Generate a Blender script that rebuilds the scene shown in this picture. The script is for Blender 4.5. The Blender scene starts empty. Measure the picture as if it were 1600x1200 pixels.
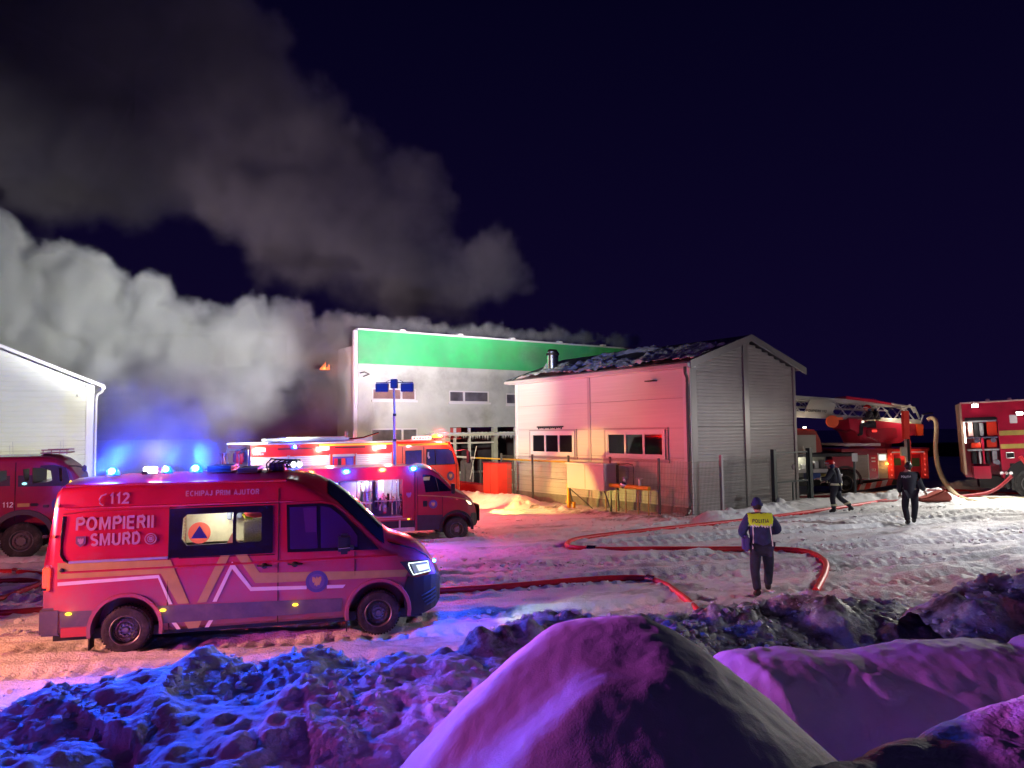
import bpy, bmesh, math, random
import numpy as np
from mathutils import Vector, Matrix
random.seed(7); np.random.seed(7)
C = bpy.context.scene.collection
R = math.radians
sc = bpy.context.scene

# ------------------------------------------------------------------ camera, world, exposure
HC = 3.15
cam_d = bpy.data.cameras.new('camera'); cam = bpy.data.objects.new('camera', cam_d); C.objects.link(cam)
cam_d.sensor_width = 36; cam_d.lens = 36 * 1160 / 1600; cam_d.clip_end = 2000; cam_d.clip_start = .05
cam.matrix_world = (Matrix.Translation((0, 0, HC)) @ Matrix.Rotation(math.atan(72 / 1160), 4, 'X')
                    @ Matrix.Rotation(R(90), 4, 'X') @ Matrix.Rotation(R(-.7), 4, 'Z'))
sc.camera = cam
w = bpy.data.worlds.new('World'); sc.world = w; w.use_nodes = True
bg = w.node_tree.nodes['Background']; bg.inputs['Color'].default_value = (.17, .08, .95, 1); bg.inputs['Strength'].default_value = .008
nt = w.node_tree
tc = nt.nodes.new('ShaderNodeTexCoord'); sx = nt.nodes.new('ShaderNodeSeparateXYZ'); nt.links.new(tc.outputs['Generated'], sx.inputs[0])
rp = nt.nodes.new('ShaderNodeValToRGB'); nt.links.new(sx.outputs['Z'], rp.inputs[0])
rp.color_ramp.elements[0].position = .0; rp.color_ramp.elements[0].color = (.20, .10, .95, 1)
rp.color_ramp.elements[1].position = .62; rp.color_ramp.elements[1].color = (.04, .025, .38, 1)
nt.links.new(rp.outputs[0], bg.inputs['Color'])
sc.view_settings.view_transform = 'Standard'; sc.view_settings.look = 'None'
sc.view_settings.exposure = 1.5; sc.view_settings.gamma = 1; sc.view_settings.use_curve_mapping = False
cy = sc.cycles
cy.use_denoising = True
try: cy.denoiser = 'OPENIMAGEDENOISE'
except Exception: pass
cy.volume_step_rate = 1.0; cy.volume_max_steps = 256; cy.volume_bounces = 0; cy.max_bounces = 6
cy.diffuse_bounces = 2; cy.glossy_bounces = 3; cy.transmission_bounces = 4; cy.transparent_max_bounces = 8
cy.caustics_reflective = False; cy.caustics_refractive = False; cy.sample_clamp_indirect = 4; cy.sample_clamp_direct = 0

# ------------------------------------------------------------------ helpers
def prop(o, label=None, cat=None, group=None, kind=None):
    if label: o['label'] = label
    if cat: o['category'] = cat
    if group: o['group'] = group
    if kind: o['kind'] = kind
    return o
def thing(name, label, cat, loc=(0, 0, 0), rotz=0., group=None):
    o = bpy.data.objects.new(name, None); C.objects.link(o)
    o.location = loc; o.rotation_euler = (0, 0, rotz); o.empty_display_size = .2
    return prop(o, label, cat, group)
def sub(name, parent, loc=(0, 0, 0), rot=(0, 0, 0)):
    o = bpy.data.objects.new(name, None); C.objects.link(o); o.parent = parent; o.location = loc; o.rotation_euler = rot
    return o
MATS = {}
def mat(name, col, rough=.5, metal=0., emit=None, es=0., coat=0., var=0., vscale=3., bump=0., bscale=40., spec=.5, lowdirt=None, dirt=None, dscale=1.5, dlo=.5, dhi=.7, stretch=None):
    if name in MATS: return MATS[name]
    m = bpy.data.materials.new(name); m.use_nodes = True; N = m.node_tree.nodes; L = m.node_tree.links
    b = N['Principled BSDF']; b.inputs['Base Color'].default_value = (*col, 1); b.inputs['Roughness'].default_value = rough
    b.inputs['Metallic'].default_value = metal; b.inputs['Coat Weight'].default_value = coat; b.inputs['Specular IOR Level'].default_value = spec
    if emit: b.inputs['Emission Color'].default_value = (*emit, 1); b.inputs['Emission Strength'].default_value = es
    t = N.new('ShaderNodeTexCoord'); src = t.outputs['Object']
    if stretch:
        mp = N.new('ShaderNodeMapping'); mp.inputs['Scale'].default_value = stretch; L.new(src, mp.inputs[0]); src = mp.outputs[0]
    last = None
    if var:
        n = N.new('ShaderNodeTexNoise'); n.inputs['Scale'].default_value = vscale; n.inputs['Detail'].default_value = 6; L.new(src, n.inputs['Vector'])
        mr = N.new('ShaderNodeMapRange'); mr.inputs[1].default_value = .3; mr.inputs[2].default_value = .7; mr.inputs[3].default_value = 1 - var; mr.inputs[4].default_value = 1 + var
        L.new(n.outputs[0], mr.inputs[0])
        mx = N.new('ShaderNodeVectorMath'); mx.operation = 'SCALE'; mx.inputs[0].default_value = col; L.new(mr.outputs[0], mx.inputs['Scale']); last = mx.outputs[0]
    if dirt:
        n = N.new('ShaderNodeTexNoise'); n.inputs['Scale'].default_value = dscale; n.inputs['Detail'].default_value = 9; n.inputs['Roughness'].default_value = .65; L.new(src, n.inputs['Vector'])
        mr = N.new('ShaderNodeMapRange'); mr.inputs[1].default_value = dlo; mr.inputs[2].default_value = dhi; L.new(n.outputs[0], mr.inputs[0])
        mc = N.new('ShaderNodeMix'); mc.data_type = 'RGBA'; L.new(mr.outputs[0], mc.inputs[0])
        if last: L.new(last, mc.inputs[6])
        else: mc.inputs[6].default_value = (*col, 1)
        mc.inputs[7].default_value = (*dirt, 1); last = mc.outputs[2]
    if lowdirt:                                            # road spray thickest near the sills, fading upwards
        sp = N.new('ShaderNodeSeparateXYZ'); L.new(t.outputs['Object'], sp.inputs[0]); h = N.new('ShaderNodeMapRange'); h.inputs[1].default_value = .25; h.inputs[2].default_value = lowdirt[1]; h.inputs[3].default_value = .62; h.inputs[4].default_value = .0; L.new(sp.outputs['Z'], h.inputs[0])
        n = N.new('ShaderNodeTexNoise'); n.inputs['Scale'].default_value = 3.; n.inputs['Detail'].default_value = 10; n.inputs['Roughness'].default_value = .75; L.new(t.outputs['Object'], n.inputs['Vector'])
        k = N.new('ShaderNodeMath'); k.operation = 'ADD'; L.new(h.outputs[0], k.inputs[0]); L.new(n.outputs[0], k.inputs[1]); k2 = N.new('ShaderNodeMapRange'); k2.inputs[1].default_value = .55; k2.inputs[2].default_value = 1.15; k2.inputs[4].default_value = .8; L.new(k.outputs[0], k2.inputs[0])
        mc = N.new('ShaderNodeMix'); mc.data_type = 'RGBA'; L.new(k2.outputs[0], mc.inputs[0]); mc.inputs[7].default_value = (*lowdirt[0], 1)
        if last: L.new(last, mc.inputs[6])
        else: mc.inputs[6].default_value = (*col, 1)
        last = mc.outputs[2]; rr = N.new('ShaderNodeMapRange'); rr.inputs[3].default_value = rough; rr.inputs[4].default_value = .75; L.new(k2.outputs[0], rr.inputs[0]); L.new(rr.outputs[0], b.inputs['Roughness'])
    if last: L.new(last, b.inputs['Base Color'])
    if bump:
        n = N.new('ShaderNodeTexNoise'); n.inputs['Scale'].default_value = bscale; n.inputs['Detail'].default_value = 5; L.new(src, n.inputs['Vector'])
        bu = N.new('ShaderNodeBump'); bu.inputs['Strength'].default_value = bump; bu.inputs['Distance'].default_value = .02; L.new(n.outputs[0], bu.inputs['Height']); L.new(bu.outputs[0], b.inputs['Normal'])
    MATS[name] = m; return m

class M:
    def __init__(s): s.v = []; s.f = []
    def add(s, vs, fs):
        k = len(s.v); s.v += [tuple(p) for p in vs]; s.f += [tuple(i + k for i in f) for f in fs]; return s
    def box(s, x0, x1, y0, y1, z0, z1):
        return s.add([(x0,y0,z0),(x1,y0,z0),(x1,y1,z0),(x0,y1,z0),(x0,y0,z1),(x1,y0,z1),(x1,y1,z1),(x0,y1,z1)],
                     [(0,3,2,1),(4,5,6,7),(0,1,5,4),(1,2,6,5),(2,3,7,6),(3,0,4,7)])
    def ring(s, c, d, r, n, rr=None):
        d = Vector(d).normalized(); a = d.orthogonal().normalized(); b = d.cross(a)
        return [tuple(Vector(c) + (a * math.cos(2*math.pi*i/n) + b * math.sin(2*math.pi*i/n)) * r) for i in range(n)]
    def cyl(s, p0, p1, r0, r1=None, n=12, caps=True):
        r1 = r0 if r1 is None else r1; d = Vector(p1) - Vector(p0)
        vs = s.ring(p0, d, r0, n) + s.ring(p1, d, r1, n)
        fs = [(i, (i+1) % n, n + (i+1) % n, n + i) for i in range(n)]
        if caps: fs += [tuple(range(n))[::-1], tuple(range(n, 2*n))]
        return s.add(vs, fs)
    def tube(s, pts, r, n=8):
        pts = [Vector(p) for p in pts]; vs = []; fs = []; m = len(pts)
        up = Vector((0, 0, 1))
        for i, p in enumerate(pts):
            d = (pts[min(i+1, m-1)] - pts[max(i-1, 0)]).normalized()
            a = d.cross(up); a = a.normalized() if a.length > .15 else d.cross(Vector((0, 1, 0))).normalized()
            b = a.cross(d).normalized()
            rr = r[i] if isinstance(r, (list, tuple)) else r
            vs += [tuple(p + (a*math.cos(2*math.pi*k/n) + b*math.sin(2*math.pi*k/n))*rr) for k in range(n)]
        for i in range(m-1):
            fs += [(i*n+k, i*n+(k+1) % n, (i+1)*n+(k+1) % n, (i+1)*n+k) for k in range(n)]
        fs += [tuple(range(n))[::-1], tuple(range((m-1)*n, m*n))]
        return s.add(vs, fs)
    def sph(s, c, r, n=12, m=8, half=False):
        if not isinstance(r, (list, tuple)): r = (r, r, r)
        vs = []; fs = []
        for j in range(m+1):
            th = (math.pi/2 if half else math.pi) * j / m
            for i in range(n):
                ph = 2*math.pi*i/n
                vs.append((c[0]+r[0]*math.sin(th)*math.cos(ph), c[1]+r[1]*math.sin(th)*math.sin(ph), c[2]+r[2]*math.cos(th)))
        for j in range(m):
            for i in range(n): fs.append((j*n+i, (j+1)*n+i, (j+1)*n+(i+1) % n, j*n+(i+1) % n))
        return s.add(vs, fs)
    def lathe(s, prof, c=(0, 0, 0), n=28, axis='y'):     # prof [(along axis, radius)]
        vs = []; fs = []; m = len(prof)
        for a, r in prof:
            for i in range(n):
                t = 2*math.pi*i/n
                vs.append((c[0]+r*math.cos(t), c[1]+a, c[2]+r*math.sin(t)) if axis == 'y' else (c[0]+r*math.cos(t), c[1]+r*math.sin(t), c[2]+a))
        for j in range(m-1):
            for i in range(n): fs.append((j*n+i, j*n+(i+1) % n, (j+1)*n+(i+1) % n, (j+1)*n+i))
        return s.add(vs, fs)
    def prism(s, pts, y0, y1):                             # polygon in xz, extruded in y
        n = len(pts)
        return s.add([(x, y0, z) for x, z in pts] + [(x, y1, z) for x, z in pts],
                     [tuple(range(n)), tuple(range(n, 2*n))[::-1]] + [(i, n+i, n+(i+1) % n, (i+1) % n) for i in range(n)])
    def prismx(s, pts, x0, x1):                            # polygon in yz, extruded in x
        n = len(pts)
        return s.add([(x0, y, z) for y, z in pts] + [(x1, y, z) for y, z in pts],
                     [tuple(range(n)), tuple(range(n, 2*n))[::-1]] + [(i, n+i, n+(i+1) % n, (i+1) % n) for i in range(n)])
    def build(s, name, m, parent=None, smooth=False, bev=0., kind=None, label=None, loc=None, norm=True, seg=2):
        me = bpy.data.meshes.new(name); me.from_pydata(s.v, [], s.f)
        if norm or bev:
            bm = bmesh.new(); bm.from_mesh(me)
            if norm: bmesh.ops.recalc_face_normals(bm, faces=bm.faces)
            if bev: bmesh.ops.bevel(bm, geom=bm.edges[:], offset=bev, segments=seg, affect='EDGES', clamp_overlap=True)
            bm.to_mesh(me); bm.free()
        if smooth or bev:
            me.shade_smooth(); me.set_sharp_from_angle(angle=R(40))
        return link(name, me, m, parent, kind, label, loc)
def link(name, me, m, parent=None, kind=None, label=None, loc=None):
    o = bpy.data.objects.new(name, me); C.objects.link(o)
    if m and not me.materials: me.materials.append(m)
    if parent: o.parent = parent
    if loc: o.location = loc
    if kind: o['kind'] = kind
    if label: o['label'] = label
    return o
def bx(name, m, parent, x0, x1, y0, y1, z0, z1, bev=0., **k): return M().box(x0, x1, y0, y1, z0, z1).build(name, m, parent, bev=bev, **k)
def baked(o, name, m, parent):
    dg = bpy.context.evaluated_depsgraph_get(); me = bpy.data.meshes.new_from_object(o.evaluated_get(dg)); me.name = name
    d = o.data; bpy.data.objects.remove(o)
    for k in range(len(me.materials) - 1, -1, -1): me.materials.pop(index=k)
    return link(name, me, m, parent)
def text(s, size, m, parent, loc, rot=(R(90), 0, 0), name='lettering', bold=.0, ext=.002, sx=1., align='LEFT'):
    cu = bpy.data.curves.new('t', 'FONT'); cu.body = s; cu.size = size; cu.offset = bold; cu.extrude = ext; cu.align_x = align; cu.resolution_u = 3
    o = bpy.data.objects.new('t', cu); C.objects.link(o)
    r = baked(o, name, m, parent); r.location = loc; r.rotation_euler = rot; r.scale = (sx, 1, 1); return r
def panel(name, pts, fn, m, parent, cx=(), cz=(), label=None, smooth=False):      # flat outline (a,b) mapped on a surface by fn
    bm = bmesh.new(); vs = [bm.verts.new((a, 0, b)) for a, b in pts]; bm.faces.new(vs)
    bmesh.ops.triangulate(bm, faces=bm.faces[:])
    for x in cx: bmesh.ops.bisect_plane(bm, geom=bm.verts[:]+bm.edges[:]+bm.faces[:], plane_co=(x, 0, 0), plane_no=(1, 0, 0))
    for z in cz: bmesh.ops.bisect_plane(bm, geom=bm.verts[:]+bm.edges[:]+bm.faces[:], plane_co=(0, 0, z), plane_no=(0, 0, 1))
    for v in bm.verts: v.co = fn(v.co.x, v.co.z)
    me = bpy.data.meshes.new(name); bm.to_mesh(me); bm.free()
    if smooth: me.shade_smooth()
    return link(name, me, m, parent, label=label)
def holed(name, outer, holes, y0, y1, m, parent, lean=None, label=None):      # plate with openings: front, back and all edges
    from mathutils.geometry import tessellate_polygon
    loops = [[Vector((a, b, 0)) for a, b in L_] for L_ in [outer]+list(holes)]; flat = [p for L_ in loops for p in L_]; n = len(flat)
    tri = tessellate_polygon(loops); V = [(p.x, y0, p.y) for p in flat]+[(p.x, y1, p.y) for p in flat]; F = [tuple(t) for t in tri]+[tuple(i+n for i in t[::-1]) for t in tri]
    k = 0
    for L_ in loops:
        c = len(L_); F += [(k+i, k+(i+1) % c, k+(i+1) % c+n, k+i+n) for i in range(c)]; k += c
    if lean: V = [(x, y+lean(z), z) for x, y, z in V]
    q = M(); q.add(V, F); return q.build(name, m, parent, label=label)
def rrect(x0, x1, z0, z1, r=.05, n=4):
    P = []
    for cx, cz, a in ((x1-r, z1-r, 0), (x0+r, z1-r, 90), (x0+r, z0+r, 180), (x1-r, z0+r, 270)):
        for i in range(n+1):
            t = R(a + 90*i/n); P.append((cx+r*math.cos(t), cz+r*math.sin(t)))
    return P
def disc(cx, cz, r, n=28): return [(cx+r*math.cos(2*math.pi*i/n), cz+r*math.sin(2*math.pi*i/n)) for i in range(n)]
def lamp(name, loc, col, power, parent=None, rad=.04, kind='POINT', to=None, angle=90, blend=.5):
    d = bpy.data.lights.new(name, kind); d.color = col; d.energy = power; d.shadow_soft_size = rad
    o = bpy.data.objects.new(name, d); C.objects.link(o); o.location = loc
    if kind == 'SPOT': d.spot_size = R(angle); d.spot_blend = blend
    if to: o.rotation_euler = (Vector(to) - Vector(loc)).to_track_quat('-Z', 'Y').to_euler()
    if parent: o.parent = parent
    return o
def copy_tree(o, parent=None):
    c = o.copy(); C.objects.link(c); c.parent = parent
    for ch in list(o.children): copy_tree(ch, c)
    return c
def catmull(P, k=8):
    P = [Vector(p) for p in P]; out = []
    for i in range(len(P)-1):
        a, b, c, d = P[max(i-1, 0)], P[i], P[i+1], P[min(i+2, len(P)-1)]
        for j in range(k):
            t = j / k; out.append(.5*((2*b)+(c-a)*t+(2*a-5*b+4*c-d)*t*t+(3*b-a-3*c+d)*t**3))
    return out + [P[-1]]
# numpy noise
def _h(i, j, s):
    n = (i * 374761393 + j * 668265263 + s * 1442695041) & 0xffffffff
    n = ((n ^ (n >> 13)) * 1274126177) & 0xffffffff
    return ((n ^ (n >> 16)) & 0xffff) / 65535.
def vn(x, y, s=0):
    x = np.asarray(x, float); y = np.asarray(y, float); i = np.floor(x).astype(np.int64); j = np.floor(y).astype(np.int64)
    u = x-i; v = y-j; u = u*u*(3-2*u); v = v*v*(3-2*v)
    return (_h(i,j,s)*(1-u)+_h(i+1,j,s)*u)*(1-v)+(_h(i,j+1,s)*(1-u)+_h(i+1,j+1,s)*u)*v
def fbm(x, y, s=0, o=5, g=.5):
    t = 0; a = 1; n = 0
    for k in range(o): t = t + a*vn(x*2**k, y*2**k, s+k*17); n += a; a *= g
    return t/n - .5
def gz(x, y=0):
    x = np.asarray(x, float)
    return np.clip(np.where(x < -6, .012*(x+6), np.where(x > -1, .024*(x+1), 0)), -.2, .5)
def gzf(x): return float(gz(x))

# ------------------------------------------------------------------ materials
red = mat('red_paint', (.46, .012, .045), .28, coat=.6, var=.12, vscale=2, dirt=(.16, .05, .04), dscale=2.2, dlo=.55, dhi=.85)
dred = mat('deep_red_paint', (.30, .010, .035), .3, coat=.5, var=.15, vscale=2, dirt=(.12, .04, .035), dscale=2, dlo=.52, dhi=.85)
vanred = mat('van_red_paint', (.46, .012, .045), .28, coat=.35, var=.12, vscale=2, lowdirt=((.24, .15, .15), 1.5))
orange = mat('fluorescent_red_paint', (.78, .045, .015), .32, coat=.4, var=.1, vscale=2)
yellow = mat('yellow_reflective_film', (.44, .34, .08), .45, var=.12, vscale=5)
white = mat('white_film', (.75, .73, .74), .45, var=.05)
black = mat('black_plastic', (.012, .012, .014), .45, var=.2)
rubber = mat('tyre_rubber', (.02, .019, .02), .8, bump=.3, bscale=60, dirt=(.12, .11, .11), dscale=5, dlo=.5, dhi=.8)
rimm = mat('painted_steel_rim', (.22, .21, .22), .4, metal=.5, var=.2, vscale=8, dirt=(.1, .08, .07), dscale=9, dlo=.45, dhi=.75)
glass = mat('dark_window_glass', (.008, .008, .014), .05, spec=.8, coat=.3)
chrome = mat('bright_metal', (.6, .6, .62), .25, metal=1.)
alu = mat('aluminium', (.5, .5, .52), .42, metal=.6, var=.12, vscale=6)
greyb = mat('grey_dirty_film', (.10, .085, .10), .5, var=.2, vscale=4, dirt=(.2, .15, .14), dscale=3, dlo=.45, dhi=.8)
navy = mat('navy_cloth', (.022, .03, .12), .85, var=.25, vscale=12, bump=.3, bscale=30)
jeans = mat('dark_trouser_cloth', (.014, .020, .05), .85, var=.3, vscale=14, bump=.3, bscale=30)
neon = mat('neon_yellow_cloth', (.62, .98, .04), .7, var=.08, vscale=10)
refl = mat('silver_reflective_tape', (.6, .62, .66), .4)
skin = mat('skin', (.45, .26, .19), .55)
shoe = mat('black_boot', (.01, .01, .01), .5)
def emis(name, col, s): return mat(name, (.02, .02, .02), .3, emit=col, es=s)
e_blue = emis('blue_beacon_glow', (.0, .045, 1.), 3.5); e_bluec = emis('blue_beacon_core', (.15, .7, 1.), 14)
e_red = emis('red_beacon_glow', (1., .025, .01), 3.5); e_redc = emis('amber_beacon_core', (1., .36, .03), 12)
e_white = emis('work_light_glow', (1., .97, .85), 30); e_warm = emis('scene_light_glow', (1., .72, .5), 3)
e_amb = emis('amber_marker_glow', (1., .5, .02), 1.6); e_head = emis('headlight_glow', (.85, 1., .9), .45)
BLUE = (.01, .07, 1.); REDL = (1., .02, .015); WH = (.92, 1., .74)

# snow
def snow_mat(name, dirtc=(.22, .19, .19), lo=.52, hi=.72, sc_=1.2, grain=.5, rough=.6, st=None, bscale=26, fine=160):
    m = bpy.data.materials.new(name); m.use_nodes = True; N = m.node_tree.nodes; L = m.node_tree.links
    b = N['Principled BSDF']; b.inputs['Specular IOR Level'].default_value = .35
    t = N.new('ShaderNodeTexCoord'); mp = N.new('ShaderNodeMapping'); L.new(t.outputs['Object'], mp.inputs[0]); mp.inputs['Scale'].default_value = st or (1, 1, 1)
    if st: mp.inputs['Rotation'].default_value = (0, 0, R(-12))
    n = N.new('ShaderNodeTexNoise'); n.inputs['Scale'].default_value = sc_; n.inputs['Detail'].default_value = 10; n.inputs['Roughness'].default_value = .68; L.new(mp.outputs[0], n.inputs['Vector'])
    mr = N.new('ShaderNodeMapRange'); mr.inputs[1].default_value = lo; mr.inputs[2].default_value = hi; L.new(n.outputs[0], mr.inputs[0])
    mc = N.new('ShaderNodeMix'); mc.data_type = 'RGBA'; L.new(mr.outputs[0], mc.inputs[0]); mc.inputs[6].default_value = (.8, .8, .82, 1); mc.inputs[7].default_value = (*dirtc, 1)
    L.new(mc.outputs[2], b.inputs['Base Color'])
    r2 = N.new('ShaderNodeMapRange'); r2.inputs[1].default_value = lo; r2.inputs[2].default_value = hi; r2.inputs[3].default_value = rough; r2.inputs[4].default_value = .32; L.new(n.outputs[0], r2.inputs[0]); L.new(r2.outputs[0], b.inputs['Roughness'])
    g1 = N.new('ShaderNodeTexNoise'); g1.inputs['Scale'].default_value = bscale; g1.inputs['Detail'].default_value = 6; L.new(t.outputs['Object'], g1.inputs['Vector'])
    g2 = N.new('ShaderNodeTexNoise'); g2.inputs['Scale'].default_value = fine; g2.inputs['Detail'].default_value = 2; L.new(t.outputs['Object'], g2.inputs['Vector'])
    ma = N.new('ShaderNodeMath'); ma.operation = 'MULTIPLY_ADD'; L.new(g2.outputs[0], ma.inputs[0]); ma.inputs[1].default_value = .25; L.new(g1.outputs[0], ma.inputs[2])
    bu = N.new('ShaderNodeBump'); bu.inputs['Strength'].default_value = grain; bu.inputs['Distance'].default_value = .03; L.new(ma.outputs[0], bu.inputs['Height']); L.new(bu.outputs[0], b.inputs['Normal'])
    return m
m_yard = snow_mat('packed_snow_and_ice', (.20, .18, .17), .54, .70, .9, .9, .55, (.55, 1.5, 1))
m_bank = snow_mat('shovelled_snow', (.34, .32, .33), .58, .80, 2.2, .7, .65)
m_dirty = snow_mat('dirty_shovelled_snow', (.14, .11, .10), .42, .62, 2.2, .8, .7)
m_mound = snow_mat('smooth_snow', (.62, .60, .62), .62, .85, 1.2, .34, .6, None, 8, 90)

# ------------------------------------------------------------------ ground and snow relief
def grid_mesh(X, Y, Z, keep=None):
    ny, nx = Z.shape; V = np.stack([X, Y, Z], -1).reshape(-1, 3)
    idx = np.arange(ny*nx).reshape(ny, nx); F = np.stack([idx[:-1, :-1], idx[:-1, 1:], idx[1:, 1:], idx[1:, :-1]], -1).reshape(-1, 4)
    if keep is not None:
        k = keep.reshape(-1); F = F[k[F].any(1)]
        used = np.zeros(len(V), bool); used[F] = True; rm = np.cumsum(used)-1; V = V[used]; F = rm[F]
    me = bpy.data.meshes.new('g'); me.vertices.add(len(V)); me.vertices.foreach_set('co', V.ravel().astype(np.float32))
    me.loops.add(F.size); me.loops.foreach_set('vertex_index', F.ravel().astype(np.int32))
    me.polygons.add(len(F)); me.polygons.foreach_set('loop_start', np.arange(0, F.size, 4, dtype=np.int32))
    me.polygons.foreach_set('loop_total', np.full(len(F), 4, np.int32)); me.update(calc_edges=True); me.shade_smooth()
    return me
def stamp(X, Y, Z, cx, cy, r, h, rot, el, flat=.5):      # one clump of snow, rounded block
    dx = X-cx; dy = Y-cy; c, s = math.cos(rot), math.sin(rot); u = (dx*c+dy*s)/el; v = (-dx*s+dy*c)
    q = (u*u+v*v)/(r*r); m = q < 1
    Z[m] = np.maximum(Z[m], 0) if False else Z[m] + h*(1-q[m])**flat
    return Z
def axis_pts(a, b, st, far):
    core = np.arange(a, b, st); k = np.cumsum(np.geomspace(st*1.3, far*.12, 26)); k = k[k < far]
    return np.concatenate([a-k[::-1], core, b+k])
gx = axis_pts(-17, 24, .075, 700); gy = axis_pts(1, 40, .075, 900)
X, Y = np.meshgrid(gx, gy)
ca, sa = math.cos(R(12)), math.sin(R(12)); U = X*ca+Y*sa; W_ = -X*sa+Y*ca
Z = gz(X) + .09*fbm(U*.7, W_*2.6, 3) + .05*np.clip(np.abs(fbm(X*1.6, Y*2.2, 9, 6))-.03, 0, 1)*1.6 + .07*fbm(U*1.8, W_*6, 5, 4) + .035*np.clip(fbm(X*5, Y*5, 91, 3)-.05, 0, 1)*3
# rutted, heaped snow near the banks, trodden snow by the policeman
roughm = np.exp(-((Y-11.5)/3.2)**2) * np.clip((X-1)/2, 0, 1)
Z += roughm*(.16*np.abs(fbm(X*2.2, Y*3.4, 21))*2 + .05*fbm(X*7, Y*7, 22))
roughr = np.clip((X-6)/3, 0, 1)*np.exp(-((Y-14.5-.25*(X-8))/2.0)**2)
Z += roughr*.40*np.clip(fbm(U*1.2, W_*2.6, 31)+.12, 0, 1)
# tyre tread strips
for (x0, y0, a, wd) in ((-5, 12.4, 8, .28), (-5, 10.2, 9, .3), (2, 17, 12, .3), (4, 20.5, 18, .34), (6, 18.3, 15, .3), (0, 22.5, 14, .3), (8, 23, 10, .3), (-3, 15.5, 6, .28), (3, 15.2, 9, .28), (7, 20.5, 16, .3), (-2, 19.5, 12, .3), (1, 24.3, 16, .32), (-12, 14.5, 4, .32), (-12, 16.6, 4, .32), (-10, 11, 6, .3)):
    c, s = math.cos(R(a)), math.sin(R(a)); u = (X-x0)*c+(Y-y0)*s; v = -(X-x0)*s+(Y-y0)*c+.25*np.sin(u*.25)
    Z -= .05*np.exp(-(v/wd)**4)*(1+.5*np.sign(np.sin(u*22)))*.8
    Z += .035*np.exp(-((np.abs(v)-wd*1.3)/.1)**2)
Z = np.where((np.abs(X) > 60) | (Y > 90), gz(X)-.02, Z)
me = grid_mesh(X, Y, Z); o = link('ground', me, m_yard); o['kind'] = 'structure'; o['label'] = 'packed, rutted snow and ice of the yard'

def crest_field(X, Y, P, wf, wb, pw=2.):
    best = np.full(X.shape, 1e9); zc = np.zeros(X.shape); sg = np.zeros(X.shape)
    for (a, b) in zip(P[:-1], P[1:]):
        ax, ay, az = a; bx_, by, bz = b; dx, dy = bx_-ax, by-ay; L2 = dx*dx+dy*dy
        t = np.clip(((X-ax)*dx+(Y-ay)*dy)/L2, 0, 1); px = ax+t*dx; py = ay+t*dy
        d = np.hypot(X-px, Y-py); m = d < best
        best = np.where(m, d, best); zc = np.where(m, az+t*(bz-az), zc); sg = np.where(m, Y-py, sg)
    wd = np.where(sg < 0, wf, wb)
    return zc*np.exp(-(best/wd)**pw), best, zc
# positions taken along sight lines at real distances: (u, v, depth) -> world
def at(u, v, y):
    f = Vector((0, math.cos(math.atan(72/1160)), math.sin(math.atan(72/1160)))); up = Vector((0, -f.z, f.y)); r = Vector((1, 0, 0)); a = R(.7)
    rr = r*math.cos(a)-up*math.sin(a); uu = r*math.sin(a)+up*math.cos(a); d = f*1160+rr*(u-800)+uu*(600-v)
    return Vector((0, 0, HC)) + d*(y/d.y)
def on(u, v, z):
    f = at(u, v, 1.)-Vector((0, 0, HC)); return Vector((0, 0, HC)) + f*((z-HC)/f.z)
def clumps(X, Y, Z, n, box, rmin, rmax, hk, seed, mask=None):
    rg = random.Random(seed)
    for _ in range(n):
        x = rg.uniform(box[0], box[1]); y = rg.uniform(box[2], box[3]); r = rmin+(rmax-rmin)*rg.random()**2.2
        m = (np.abs(X-x) < r*1.7) & (np.abs(Y-y) < r*1.7)
        if not m.any(): continue
        ii = np.where(m.any(1))[0]; jj = np.where(m.any(0))[0]; sl = (slice(ii[0], ii[-1]+1), slice(jj[0], jj[-1]+1))
        el = rg.uniform(.8, 1.5); ro = rg.uniform(0, 3.1); dx = X[sl]-x; dy = Y[sl]-y
        c, s = math.cos(ro), math.sin(ro); q = ((dx*c+dy*s)/el)**2+(-dx*s+dy*c)**2; q = q/(r*r)
        q = q*(1+.7*fbm(X[sl]*3/r*.3, Y[sl]*3/r*.3, seed+_))
        hh = r*hk*rg.uniform(.5, 1.1)*(mask[sl] if mask is not None else 1)
        base = Z[sl]; bump = hh*np.sqrt(np.clip(1-q, 0, 1)); base += bump*np.where(q < 1, 1, 0)
    return Z
BANKS = []
def height(x, y):
    z = gzf(x)
    for xs, ys, Zb in BANKS:
        if xs[0] < x < xs[-1] and ys[0] < y < ys[-1]: z = max(z, Zb[int((y-ys[0])/(ys[1]-ys[0])), int((x-xs[0])/(xs[1]-xs[0]))])
    return z
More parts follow.
